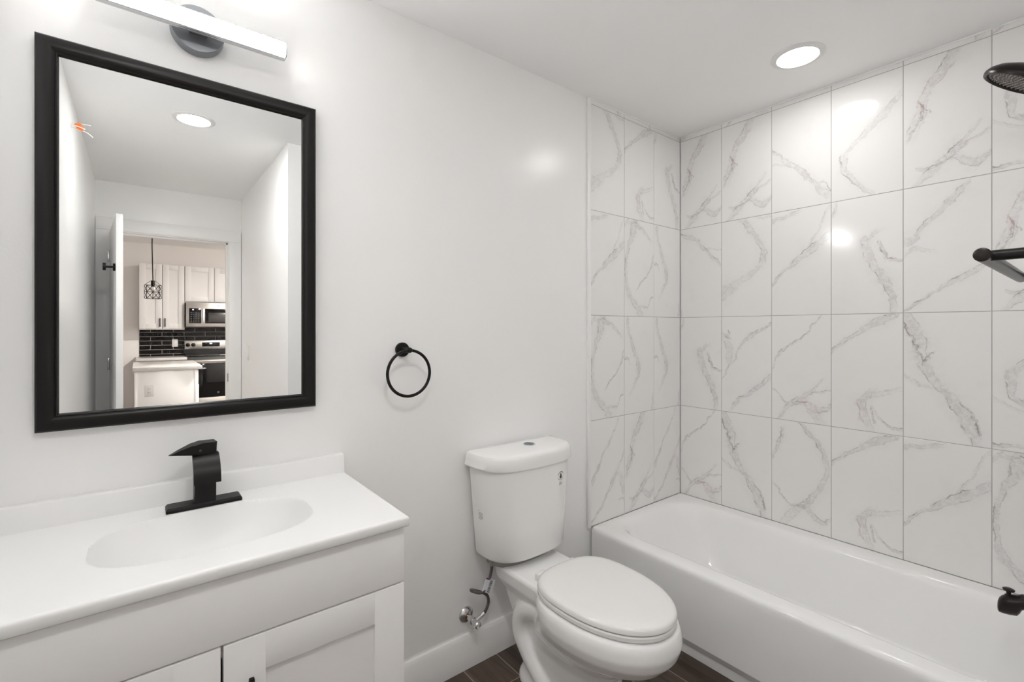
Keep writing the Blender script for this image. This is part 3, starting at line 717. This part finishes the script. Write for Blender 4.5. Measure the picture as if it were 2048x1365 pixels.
d1 = shaker(CX0 + .003, MIDX - .0025, CYF, .105, .686, .075, CABW, van)
d2 = shaker(MIDX + .0025, CX1, CYF, .105, .686, .075, CABW, van)
for d, hx in ((d1, MIDX - .045), (d2, MIDX + .047)):
    b = nb(); box(b, hx - .005, hx + .005, CYF - .032, CYF - .022, .47, .620, .002); box(b, hx - .004, hx + .004, CYF - .024, CYF + .002, .49, .50); box(b, hx - .004, hx + .004, CYF - .024, CYF + .002, .588, .598); obj('handle', b, BLACK, d)
# toilet paper holder post on the cabinet's side
tp = thing('paper_holder', 'small round black holder post on the side of the vanity', 'toilet paper holder', (CX1, -.43, .745))
b = nb(); lathe(b, (CX1, -.430, .747), (1, 0, 0), [(0, .013), (.006, .013), (.009, .010), (.010, 0)], 24); obj('mounting_post', b, BLACK, tp)

# sink top
KX0, KX1, KYF, KZ = XL + .001, .522, -.478, .852
top = thing('sink_top', 'glossy white one-piece sink top with oval basin', 'sink', (.135, -.24, KZ))
b = nb(); NXg, NYg = 220, 140
BXc, BYc, BA, BB = .134, -.245, .216, .141
def basin(x, y):
    dx, dy = (x - BXc) / BA, (y - BYc) / BB
    r = (abs(dx) ** 2.7 + abs(dy) ** 2.7) ** (1 / 2.7)
    if r >= 1: return 0
    q = max(0.0, 1 - r ** 2.9)
    return 0.130 * q ** 0.90
ys0, ys1 = KYF + .006, -.012
grid = [[b.verts.new((KX0 + (KX1 - .004 - KX0) * i / NXg, ys0 + (ys1 - ys0) * j / NYg, KZ - basin(KX0 + (KX1 - .004 - KX0) * i / NXg, ys0 + (ys1 - ys0) * j / NYg))) for j in range(NYg + 1)] for i in range(NXg + 1)]
for i in range(NXg):
    for j in range(NYg): b.faces.new((grid[i][j], grid[i + 1][j], grid[i + 1][j + 1], grid[i][j + 1]))
# rounded front and right edges, then the underside
per = [grid[0][0]] + [grid[i][0] for i in range(1, NXg + 1)] + [grid[NXg][j] for j in range(1, NYg + 1)]
prev = per
for ox, oy, z in ((.0028, -.003, KZ - .0012), (.004, -.0052, KZ - .004), (.004, -.006, KZ - .008), (.004, -.006, KZ - .0215), (.003, -.004, KZ - .024), (0, .01, KZ - .025)):
    cur = []
    for idx, v in enumerate(per):
        x, y = v.co.x, v.co.y
        if idx <= NXg: y += oy
        if idx >= NXg: x += ox
        cur.append(b.verts.new((x, y, z)))
    for i in range(len(per) - 1): b.faces.new((prev[i], prev[i + 1], cur[i + 1], cur[i]))
    prev = cur
obj('basin_top', b, CULT, top, smooth=50)
b = nb()
prism(b, [(KX0, WALL_Y, KZ - .02), (KX0, -.020, KZ - .02), (KX0, -.020, KZ + .004), (KX0, -.0165, KZ + .014), (KX0, -.0145, KZ + .052), (KX0, -.012, KZ + .0565), (KX0, -.007, KZ + .058), (KX0, WALL_Y, KZ + .058)], (KX1 - KX0 - .002, 0, 0))
obj('backsplash', b, CULT, top)
b = nb(); lathe(b, (BXc, BYc, KZ - .132), (0, 0, 1), [(0, .024), (.003, .024), (.005, .019), (.004, .0)], 28); obj('drain', b, BLACK, top)

# faucet
FX = .137
fa = thing('faucet', 'matte black waterfall faucet on the white sink top', 'faucet', (FX, -.07, KZ))
b = nb(); loft(b, [rrect(FX - .083, FX + .083, -.098, -.046, .003, KZ + .0004), rrect(FX - .083, FX + .083, -.098, -.046, .003, KZ + .007), rrect(FX - .079, FX + .079, -.094, -.050, .003, KZ + .012)]); obj('deck_plate', b, BLACK, fa)
b = nb(); box(b, FX - .0235, FX + .0235, -.094, -.050, KZ + .011, KZ + .118, .001); obj('column', b, BLACK, fa)
b = nb()
arc = [(-.046, KZ + .122), (-.066, KZ + .126), (-.088, KZ + .125), (-.106, KZ + .117), (-.120, KZ + .104), (-.128, KZ + .088), (-.131, KZ + .071)]
arc = [(p.y, p.z) for p in spline([(0, y, z) for y, z in arc], 6)]
rings = []
for i, (y, z) in enumerate(arc):
    y2, z2 = arc[min(i + 1, len(arc) - 1)]; y1, z1 = arc[max(i - 1, 0)]
    d = Vector((0, y2 - y1, z2 - z1)).normalized(); nrm = Vector((0, -d.z, d.y))
    if nrm.z < 0 and i < 3: nrm = -nrm
    nrm = Vector((0, d.z, -d.y))
    w = .0255 + .0035 * min(1, i / 14); t = .0075
    p = Vector((0, y, z))
    lip = min(1, max(0, (i - 4) / 8)) * .006
    rings.append([p + Vector((FX - w, 0, 0)), p + Vector((FX + w, 0, 0)), p + nrm * (t + lip) + Vector((FX + w, 0, 0)), p + nrm * (t + lip) + Vector((FX - w, 0, 0))])
loft(b, rings); obj('spout', b, BLACK, fa, smooth=30)
b = nb(); cyl(b, (FX - .002, -.072, KZ + .121), (FX - .002, -.074, KZ + .137), .017, 28); obj('cartridge_collar', b, DCHROME, fa)
b = nb()
hz = KZ + .136
lever = [(.024, .0), (.024, .031), (-.010, .031), (-.030, .025), (-.055, .014), (-.076, .003), (-.050, .002), (-.032, .001), (-.020, 0)]
for sgn in (0,):
    rr = []
    for yy, sc in ((-.021, .90), (-.019, 1), (.017, 1), (.019, .9)):
        rr.append([(x * sc, yy * (1 if x > -.03 else max(.25, 1 + (x + .03) / .062)), z if sc == 1 else .001 + z * .93) for x, z in lever])
    loft(b, rr)
bmesh.ops.rotate(b, verts=b.verts, cent=(0, 0, 0), matrix=Matrix.Rotation(math.radians(6), 3, 'Z') @ Matrix.Rotation(math.radians(3), 3, 'Y'))
bmesh.ops.translate(b, verts=b.verts, vec=(FX - .002, -.078, hz))
lv = obj('lever_handle', b, BLACK, fa, smooth=20)
b = nb(); cyl(b, (FX - .012, -.0965, hz + .012), (FX - .012, -.101, hz + .012), .0032, 14); obj('set_screw', b, INK, lv)

# ------------------------------------------------------------------ mirror
mi = thing('wall_mirror', 'black framed rectangular mirror above the sink', 'mirror', (.1235, WALL_Y, 1.07))
MX0, MX1, MZ0, MZ1 = -.1865, .4335, 1.072, 1.996
b = nb()
prof = [(0, WALL_Y), (0, -.012), (.004, -.0165), (.012, -.0185), (.024, -.0165), (.032, -.011), (.0345, -.010), (.0355, -.0125), (.038, -.0115), (.040, -.006), (.041, -.002), (.041, WALL_Y)]
rings = []
for d, y in prof: rings.append([(MX0 + d, y, MZ0 + d), (MX1 - d, y, MZ0 + d), (MX1 - d, y, MZ1 - d), (MX0 + d, y, MZ1 - d)])
loft(b, rings, False, False)
obj('frame', b, FRAMEB, mi, smooth=30)
b = nb(); box(b, MX0 + .03, MX1 - .03, -.004, WALL_Y - .001, MZ0 + .03, MZ1 - .03); obj('mirror_pane', b, MIRROR, mi, smooth=0)

# ------------------------------------------------------------------ vanity light bar
LX, LZ = .127, 2.120
vl = thing('vanity_light', 'lit horizontal light bar with round backplate above mirror', 'wall light', (LX, WALL_Y, LZ))
b = nb(); lathe(b, (LX, WALL_Y, LZ), (0, -1, 0), [(0, .0615), (.010, .0625), (.016, .0615), (.030, .0615), (.032, .060), (.0325, .052), (.032, 0)], 56); obj('backplate', b, DCHROME, vl)
BX0, BX1, BZ, BY = LX - .207, LX + .207, 2.113, -.058
b = nb(); box(b, LX - .02, LX + .02, BY + .004, WALL_Y - .03, BZ - .012, BZ + .012); obj('mounting_arm', b, DCHROME, vl)
b = nb()
def hprof(x, k=1.0):
    out = []
    for i in range(15):
        a = math.radians(-90 + 180 * i / 14)
        out.append((x, BY - .012 - .017 * k * math.cos(a), BZ + .0215 * k * math.sin(a)))
    return out
loft(b, [hprof(BX0 + .003), hprof(BX1 - .003)]); obj('diffuser', b, BAR, vl, smooth=40)
b = nb(); box(b, BX0, BX1, BY - .006, BY + .005, BZ - .0235, BZ + .0235, .002); box(b, BX0, BX1, BY - .017, BY - .004, BZ - .0235, BZ - .0215, .0005); box(b, BX0, BX1, BY - .017, BY - .004, BZ + .0215, BZ + .0235, .0005)
obj('channel', b, SILVER, vl)
for x0, x1 in ((BX0, BX0 + .003), (BX1 - .003, BX1)):
    b = nb(); loft(b, [hprof(x0, 1.06), hprof(x1, 1.06)]); obj('end_cap', b, SILVER, vl)

# ------------------------------------------------------------------ recessed ceiling lights
def downlight(x, y, z, r, lensm, label, group=None):
    t = thing('ceiling_light', label, 'ceiling light', (x, y, z), group)
    b = nb(); lathe(b, (x, y, z), (0, 0, -1), [(0, r), (.003, r), (.007, r * .90), (.008, r * .78), (.004, r * .755)], 48, cap1=False); obj('trim_ring', b, PLASTW, t)
    b = nb(); lathe(b, (x, y, z - .0035), (0, 0, -1), [(0, r * .765), (.0022, r * .75), (.003, r * .5), (.003, 0)], 48); obj('lens', b, lensm, t)
    return t
downlight(2.10, -.760, CEIL, .096, LED, 'round recessed light in the ceiling over the bathtub')
downlight(.232, -1.47, CEIL, .096, LEDH, 'round recessed ceiling light seen in the mirror')

# ------------------------------------------------------------------ towel ring
tr = thing('towel_ring', 'round black towel ring on the wall above the toilet', 'towel ring', (.735, WALL_Y, 1.24))
b = nb(); lathe(b, (.731, WALL_Y, 1.239), (0, -1, 0), [(0, .0255), (.008, .0255), (.0105, .024), (.011, 0)], 36); obj('rosette', b, BLACK, tr)
b = nb(); cyl(b, (.731, -.002, 1.239), (.731, -.050, 1.239), .0085, 20); sphere(b, (.731, -.054, 1.239), .0098); obj('post', b, BLACK, tr)
b = nb(); RC = Vector((.729, -.054, 1.239 - .079)); tube(b, [RC + Vector((.0785 * math.sin(2 * math.pi * i / 72), 0, .0785 * math.cos(2 * math.pi * i / 72))) for i in range(72)], .0052, 14, closed=True); obj('ring', b, BLACK, tr)

# ------------------------------------------------------------------ shower fittings
sh = thing('shower_head', 'dark bronze round shower head high above the tub end', 'shower head', (2.085, YSH, 2.14))
b = nb()
HC = Vector((2.085, -1.379, 2.060)); ax = Vector((0, .56, -.83)).normalized()
lathe(b, HC - ax * .050, ax, [(0, .012), (.006, .018), (.014, .045), (.026, .074), (.038, .088), (.048, .0925), (.054, .0925), (.060, .090), (.061, .086), (.058, .0825), (.051, .081)], 48, cap1=False); obj('head_shell', b, BRONZE, sh)
b = nb(); lathe(b, HC + ax * .002, ax, [(0, .0825), (.001, .08), (.0015, 0)], 48); fp = obj('nozzle_plate', b, NOZZ, sh)
b = nb(); u, v = frame_of(ax)
for k in range(1, 8):
    n = k * 6
    for i in range(n):
        a = 2 * math.pi * (i + .5 * (k % 2)) / n; p = HC + ax * .003 + (u * math.cos(a) + v * math.sin(a)) * (.0108 * k)
        lathe(b, p, ax, [(0, .0021), (.0030, .0017), (.0034, 0)], 6)
obj('nozzles', b, mat('rubber_nozzle', (.42, .39, .37), .35), fp)
b = nb(); tube(b, spline([(2.085, YSH, 2.165), (2.085, -1.46, 2.165), (2.085, -1.43, 2.145), tuple(HC - ax * .048)], 8), .0095, 16); obj('shower_arm', b, BRONZE, sh)
b = nb(); lathe(b, (2.085, YSH, 2.165), (0, 1, 0), [(0, .03), (.004, .029), (.010, .014), (.011, .010)], 28); obj('flange', b, BRONZE, sh)
spo = thing('tub_spout', 'dark bronze tub spout with a pull knob over the bathtub', 'tub spout', (2.085, YSH, .50))
b = nb()
pth = [(-1.5, .494, .025, .020), (-1.46, .493, .025, .020), (-1.388, .491, .025, .0205), (-1.382, .489, .0252, .024), (-1.378, .486, .0256, .032), (-1.372, .482, .026, .038), (-1.356, .478, .026, .038), (-1.346, .473, .0255, .034), (-1.339, .467, .024, .028), (-1.334, .462, .021, .022), (-1.331, .459, .014, .015), (-1.3305, .458, .006, .008)]
def sp_ring(y, z, rx, rz):
    out = []
    for i in range(28):
        a = 2 * math.pi * i / 28; s = math.sin(a); zz = z + (rz if s < 0 else min(rz, .024)) * s
        out.append((2.085 + rx * math.cos(a), y, zz))
    return out
loft(b, [sp_ring(*q) for q in pth]); obj('spout_body', b, BRONZE, spo)
b = nb(); lathe(b, (2.085, -1.354, .495), (0, 0, 1), [(0, .009), (.004, .009), (.005, .0055), (.016, .0055), (.018, .013), (.022, .014), (.0245, .010), (.025, 0)], 20); obj('diverter_knob', b, BRONZE, spo)
tb = thing('towel_bar', 'black towel bar on the end wall before the tub', 'towel bar', (1.29, YSH, 1.4285))
TBY = -1.42
b = nb(); lathe(b, (1.035, TBY, 1.4285), (1, 0, 0), [(0, .009), (.0012, .0108), (.53, .0108), (.532, .009)], 28); obj('bar', b, BRONZE, tb)
for x in (1.062, 1.535):
    b = nb(); cyl(b, (x, TBY, 1.4285), (x, YSH, 1.4285), .0085, 20); lathe(b, (x, YSH, 1.4285), (0, 1, 0), [(0, .022), (.005, .022), (.008, .018), (.008, .0)], 28); obj('post', b, BLACK, tb)

# ------------------------------------------------------------------ entry passage, seen in the mirror
# open door leaf
dl = bpy.data.objects.new('door_1', None); COL.objects.link(dl); dl.location = (-.150, YREAR + .012, 0); dl['kind'] = 'structure'
ang = math.radians(4.4)
def door_space(b):
    bmesh.ops.rotate(b, verts=b.verts, cent=(0, 0, 0), matrix=Matrix.Rotation(-ang, 3, 'Z'))
    bmesh.ops.translate(b, verts=b.verts, vec=(-.150, YREAR + .012, 0)); return b
b = nb(); box(b, -.018, .018, .006, .758, .012, DZ - .006, .002)
for z0, z1 in ((.22, .92), (1.08, 1.90)):
    for s in (-1, 1): box(b, s * .0165 - .003, s * .0165 + .003, .12, .64, z0, z1, .003)
obj('door_leaf', door_space(b), TRIMW, dl)
for z in (.25, 1.05, 1.86):
    b = nb(); box(b, -.030, -.016, -.012, .012, z - .045, z + .045, .002); obj('hinge', door_space(b), SILVER, dl)
rh = thing('robe_hook', 'black double-disc robe hook on the open door', 'hook', (-.12, -2.42, 1.708))
b = nb(); lathe(b, (-.018, .705, 1.708), (-1, 0, 0), [(0, .024), (.012, .024), (.0125, .007), (.046, .007), (.0465, .024), (.062, .024), (.063, 0)], 28); obj('hook_body', door_space(b), BLACK, rh)
# light switch on the passage wall
ls = thing('light_switch', 'white rocker light switch on the passage wall in the mirror', 'light switch', (XR, -2.79, 1.12))
b = nb(); box(b, XR - .005, XR + .0, -2.826, -2.754, 1.06, 1.178, .002); obj('switch_plate', b, PLASTW, ls)
b = nb(); box(b, XR - .008, XR - .003, -2.807, -2.773, 1.086, 1.152, .002); obj('rocker', b, TRIMW, ls)
# loose wiring poking from the passage wall
WY, WZ = -1.52, 2.282
wr = thing('loose_wires', 'loose white wires with orange connectors poking from the wall', 'wiring', (XL, WY, WZ))
for i, (dy, dz, ln) in enumerate(((0, .010, .050), (.010, -.004, .030), (-.010, -.012, .056))):
    b = nb(); tube(b, spline([(XL - .01, WY + dy * .5, WZ), (XL + .018, WY + dy, WZ + dz), (XL + ln, WY + dy * 1.5, WZ + dz * 1.3 - .002 * i), (XL + ln + .022, WY + dy * 2.2, WZ - .004 + dz * 1.7 - .006 * i)], 6), .0024, 8); obj('wire', b, PLASTW, wr)
for i, (dy, dz) in enumerate(((.003, .004), (-.007, -.006))):
    b = nb(); lathe(b, (XL + .014 + .006 * i, WY + dy, WZ + dz), (1, .15, -.1), [(0, .005), (.004, .0075), (.018, .0095), (.024, .010), (.025, .004)], 10); obj('wire_connector', b, ORANGE, wr)

# ------------------------------------------------------------------ kitchen beyond the doorway, seen in the mirror
KY = -7.45
b = nb(); box(b, -2.2, 3.2, KY - .12, KY, 0, 2.60); struct('wall_kitchen_back', b, KPAINT, smooth=0)
b = nb(); box(b, -2.32, -2.2, KY - .12, YREAR, 0, 2.60); struct('wall_kitchen_left', b, KPAINT, smooth=0)
b = nb(); box(b, 3.2, 3.32, KY - .12, YREAR, 0, 2.60); struct('wall_kitchen_right', b, KPAINT, smooth=0)
b = nb(); box(b, -2.32, 3.32, KY - .12, YREAR - .06, 2.60, 2.68); struct('ceiling_kitchen', b, CEILP, smooth=0)
b = nb(); box(b, -2.2, 0.0, KY, KY + .015, 0, .13, .004); struct('baseboard_kitchen', b, TRIMW)
b = nb(); box(b, .016, 1.9, KY, KY + .010, .885, 1.42); struct('wall_backsplash', b, splash_mat(), smooth=0)
def upper(x0, x1, z0, z1, label, handles):
    t = thing('wall_cabinet', label, 'cabinet', ((x0 + x1) / 2, KY, z0))
    yf = -7.14
    b = nb(); box(b, x0, x1, KY + (.011 if z0 < 1.42 else .0), yf, z0 - .012, z1 + .002); obj('carcass', b, CABK, t, smooth=0)
    b = nb(); box(b, x0 + .004, x1 - .004, yf - .001, yf + .002, z0, z1); obj('door_gap_shade', b, DARKGAP, t, smooth=0)  # dark sheet behind the doors paints the shade in their gaps
    m_ = (x0 + x1) / 2
    for a0, a1, hx in ((x0 + .002, m_ - .003, m_ - .030), (m_ + .003, x1 - .003, m_ + .030)):
        b = nb(); y0 = yf + .002; y1 = yf + .022; st = .075
        box(b, a0, a0 + st, y0, y1, z0 + .002, z1, .001); box(b, a1 - st, a1, y0, y1, z0 + .002, z1, .001)
        box(b, a0 + st, a1 - st, y0, y1, z1 - st, z1, .001); box(b, a0 + st, a1 - st, y0, y1, z0 + .002, z0 + st, .001)
        box(b, a0 + st - .002, a1 - st + .002, y0, y1 - .011, z0 + st - .002, z1 - st + .002)
        d = obj('door', b, CABK, t)
        if handles:
            b = nb(); box(b, hx - .006, hx + .006, yf + .045, yf + .055, z0 + .03, z0 + .16, .002); box(b, hx - .004, hx + .004, yf + .02, yf + .047, z0 + .045, z0 + .053); box(b, hx - .004, hx + .004, yf + .02, yf + .047, z0 + .137, z0 + .145); obj('handle', b, BLACK, d)
    return t
upper(.012, .552, 1.312, 2.262, 'tall white kitchen wall cabinet beside the microwave, in the mirror', True)
upper(.556, 1.31, 1.728, 2.262, 'short white kitchen wall cabinet above the microwave, in the mirror', False)
mw = thing('microwave', 'stainless steel microwave under the short cabinet, seen in mirror', 'microwave', (.93, -7.2, 1.337))
b = nb(); box(b, .562, 1.31, KY + .012, -7.045, 1.337, 1.712, .003); obj('case', b, mat('dark_case', (.03, .028, .027), .5), mw)
b = nb(); box(b, .562, 1.31, -7.045, -7.022, 1.345, 1.712, .003); obj('front_panel', b, STEEL, mw)
b = nb(); box(b, .600, .752, -7.023, -7.018, 1.398, 1.626, .001); kp = obj('keypad', b, BLKGLASS, mw)
b = nb()
for r in range(6):
    for c in range(4): box(b, .618 + c * .031, .634 + c * .031, -7.0185, -7.0172, 1.415 + r * .027, 1.425 + r * .027)
obj('key_print', b, mat('key_grey', (.09, .085, .08), .5), kp, smooth=0)
b = nb(); box(b, .641, .648, -7.0185, -7.0172, 1.597, 1.610); box(b, .652, .659, -7.0185, -7.0172, 1.597, 1.610); obj('clock_digits', b, LCD, kp, smooth=0)
b = nb(); box(b, .802, 1.27, -7.023, -7.017, 1.398, 1.622, .001); dw = obj('door_glass', b, BLKGLASS, mw)
b = nb(); box(b, .846, 1.235, -7.0175, -7.0155, 1.418, 1.562, .001); obj('viewing_window', b, SMOKE, dw)
b = nb(); box(b, .762, .792, -6.985, -6.972, 1.405, 1.622, .004); box(b, .768, .786, -7.022, -6.98, 1.415, 1.435); box(b, .768, .786, -7.022, -6.98, 1.59, 1.61); obj('door_handle', b, SILVER, mw)
b = nb(); lathe(b, (.975, -7.022, 1.672), (0, 1, 0), [(0, .012), (.001, .012), (.0012, 0)], 20); obj('round_emblem', b, mat('emblem_grey', (.30, .29, .28), .3, metal=.8), mw)
# range
ra = thing('range', 'stainless steel range with black oven door, seen in mirror', 'stove', (.945, -7.1, 0))
RX0, RX1, RY = .566, 1.326, -6.79
b = nb(); box(b, RX0, RX1, KY + .012, RY, .05, .905, .003); obj('body', b, mat('range_side', (.05, .048, .046), .4), ra)
b = nb(); box(b, RX0, RX1, KY + .06, RY + .012, .905, .918, .003); obj('cooktop', b, BLKGLASS, ra)
b = nb(); prism(b, [(RX0, KY + .012, .915), (RX0, -7.345, .915), (RX0, -7.345, .995), (RX0, -7.355, 1.128), (RX0, KY + .012, 1.128)], (RX1 - RX0, 0, 0)); obj('backguard_core', b, BLKGLASS, ra)
b = nb(); box(b, RX0, RX1, -7.352, -7.338, .995, 1.130, .003); bgd = obj('control_panel', b, STEEL, ra)
for x in (.606, .676, 1.15, 1.22, 1.29):
    b = nb(); lathe(b, (x, -7.338, 1.064), (0, 1, 0), [(0, .029), (.004, .029), (.005, .022), (.028, .019), (.030, .016), (.030, 0)], 20); box(b, x - .003, x + .003, -7.31, -7.303, 1.046, 1.083); obj('knob', b, BLACK, ra)
b = nb(); box(b, .792, 1.03, -7.338, -7.334, 1.035, 1.100, .001); dsp = obj('display', b, BLKGLASS, ra)
b = nb()
for i in range(3): box(b, .893 + i * .012, .901 + i * .012, -7.3345, -7.333, 1.076, 1.091)
obj('clock_digits', b, LCD, dsp, smooth=0)
b = nb(); box(b, RX0 + .004, RX1 - .004, RY, RY + .035, .305, .80, .004); od = obj('oven_door', b, BLKGLASS, ra)
b = nb(); box(b, RX0 + .004, RX1 - .004, RY, RY + .037, .80, .855, .004); obj('door_top_rail', b, STEEL, ra)
b = nb(); cyl(b, (RX0 + .05, RY + .075, .838), (RX1 - .05, RY + .075, .838), .013, 16); cyl(b, (RX0 + .08, RY + .02, .838), (RX0 + .08, RY + .075, .838), .009, 12); cyl(b, (RX1 - .08, RY + .02, .838), (RX1 - .08, RY + .075, .838), .009, 12); obj('oven_handle', b, STEEL, ra)
b = nb(); box(b, RX0 + .004, RX1 - .004, RY, RY + .033, .08, .298, .004); obj('storage_drawer', b, STEEL, ra)
b = nb(); lathe(b, (.945, RY + .035, .365), (0, 1, 0), [(0, .016), (.001, .016), (.0012, 0)], 20); obj('round_emblem', b, mat('emblem_dim', (.12, .12, .125), .35, metal=.5), od)
# base cabinet and counter at the back
bc_ = thing('base_cabinet', 'white kitchen base cabinet next to the range, in mirror', 'cabinet', (.27, -7.1, 0))
b = nb(); box(b, .0, .556, KY + .012, -6.84, .10, .862); box(b, .02, .55, KY + .012, -6.90, 0, .10); obj('carcass', b, CABK, bc_, smooth=0)
shaker(.004, .276, -6.8395, .11, .68, .065, CABK, bc_); shaker(.280, .552, -6.8395, .11, .68, .065, CABK, bc_)
b = nb(); box(b, .004, .552, -6.8395, -6.82, .69, .855, .001); obj('drawer', b, CABK, bc_)
b = nb(); box(b, -.025, .562, KY + .011, -6.79, .863, .900, .004); tag(obj('countertop', b, QUARTZ), 'speckled pale countertop under the dark brick tiles, in mirror', 'countertop')
# peninsula
pn = thing('peninsula_cabinet', 'white end-panelled kitchen peninsula cabinet seen in the mirror', 'cabinet', (.24, -5.2, 0))
b = nb(); box(b, -.010, .50, -5.68, -4.66, 0.09, .874); box(b, 0, .46, -5.66, -4.66, 0, .09); obj('carcass', b, TRIMW, pn, smooth=0)
b = nb(); box(b, -.026, .484, -4.66, -4.648, 0.0, .873, .001); obj('end_panel', b, TRIMW, pn)
for x in (-.018, .490):
    b = nb(); box(b, x - .012, x + .012, -4.662, -4.642, 0.0, .873, .002); obj('corner_post', b, TRIMW, pn)
b = nb(); box(b, .5005, .521, -5.30, -4.68, .715, .862, .0015); obj('drawer', b, TRIMW, pn)
b = nb(); box(b, .5005, .525, -5.30, -4.68, .10, .705, .0015); obj('door', b, TRIMW, pn)
b = nb(); box(b, -.045, .552, -5.70, -4.615, .875, .914, .004); tag(obj('countertop', b, QUARTZ), 'speckled pale countertop on the peninsula, seen in the mirror', 'countertop')
def plate(x, y, z, w, h, label, name, cat, outlet):
    t = thing(name, label, cat, (x, y, z))
    b = nb(); box(b, x - w / 2, x + w / 2, y, y + .006, z - h / 2, z + h / 2, .002); obj('cover_plate', b, PLASTW, t)
    if outlet:
        b = nb(); box(b, x - .017, x + .017, y + .005, y + .008, z - .034, z + .034, .001); rc = obj('receptacle', b, PLASTW, t)
        b = nb()
        for s in (-1, 1):
            zc = z + s * .018
            box(b, x - .0085, x - .0055, y + .0078, y + .0088, zc, zc + .009); box(b, x + .0055, x + .0085, y + .0078, y + .0088, zc, zc + .008); box(b, x - .0022, x + .0022, y + .0078, y + .0088, zc - .009, zc - .004)
        obj('slots', b, INK, rc, smooth=0)
    else:
        b = nb(); box(b, x - .017, x + .017, y + .005, y + .009, z - .034, z + .034, .001); obj('rocker', b, PLASTW, t)
plate(.092, -4.648, .668, .074, .118, 'white duplex outlet on the peninsula end panel, in mirror', 'power_outlet', 'outlet', True)
plate(.449, KY + .010, 1.095, .074, .118, 'white switch plate on the dark brick tiles, in mirror', 'wall_switch', 'light switch', False)
# pendant
PX, PY = .133, -5.2
pe = thing('pendant_light', 'black wire cage pendant over the peninsula, seen in mirror', 'pendant light', (PX, PY, 2.60))
b = nb(); lathe(b, (PX, PY, 2.60), (0, 0, -1), [(0, .06), (.02, .058), (.025, .05), (.026, 0)], 32); obj('canopy', b, BLACK, pe)
b = nb(); tube(b, spline([(PX, PY, 2.58), (PX - .008, PY, 2.3), (PX - .004, PY, 2.05), (PX, PY, 1.86)], 8), .0055, 10); obj('cord', b, BLACK, pe)
b = nb(); lathe(b, (PX, PY, 1.865), (0, 0, -1), [(0, .008), (.004, .018), (.05, .019), (.052, .016), (.07, .016), (.071, 0)], 20); obj('socket', b, BLACK, pe)
b = nb(); sphere(b, (PX, PY, 1.765), .026); obj('bulb', b, BULB, pe)
b = nb(); R_, zt, zb = .078, 1.808, 1.658; NS = 8
cp = lambda i, z: (PX + R_ * math.cos(2 * math.pi * i / NS), PY + R_ * math.sin(2 * math.pi * i / NS), z)
w = .0024
for z in (zt, (zt + zb) / 2, zb): tube(b, [cp(i, z) for i in range(NS)], w, 6, closed=True)
for i in range(NS):
    cyl(b, cp(i, zt), cp(i, zb), w, 6); zm = (zt + zb) / 2
    for z0, z1 in ((zt, zm), (zm, zb)):
        cyl(b, cp(i, z0), cp(i + 1, z1), w * .8, 6); cyl(b, cp(i + 1, z0), cp(i, z1), w * .8, 6)
    if i % 2 == 0: cyl(b, cp(i, zt), (PX + .015 * math.cos(2 * math.pi * i / NS), PY + .015 * math.sin(2 * math.pi * i / NS), 1.862), w, 6)
obj('cage', b, BLACK, pe, smooth=30)
k1 = downlight(1.7, -4.6, 2.60, .20, LEDK, 'unseen round light added to brighten the kitchen, range side of the peninsula', 'added kitchen ceiling lights')  # out-of-view lamps, added and spread to brighten the mirrored kitchen
for x, y, t in ((-1.1, -5.6, 'unseen round light added to brighten the kitchen, before the bare wall'), (1.7, -3.7, 'unseen round light added to brighten the kitchen by the doorway wall, range side'), (-1.1, -3.7, 'unseen round light added to brighten the kitchen by the doorway wall, bare wall side')):
    k = copy_tree(k1); k.location = (x, y, 2.60); k['label'] = t
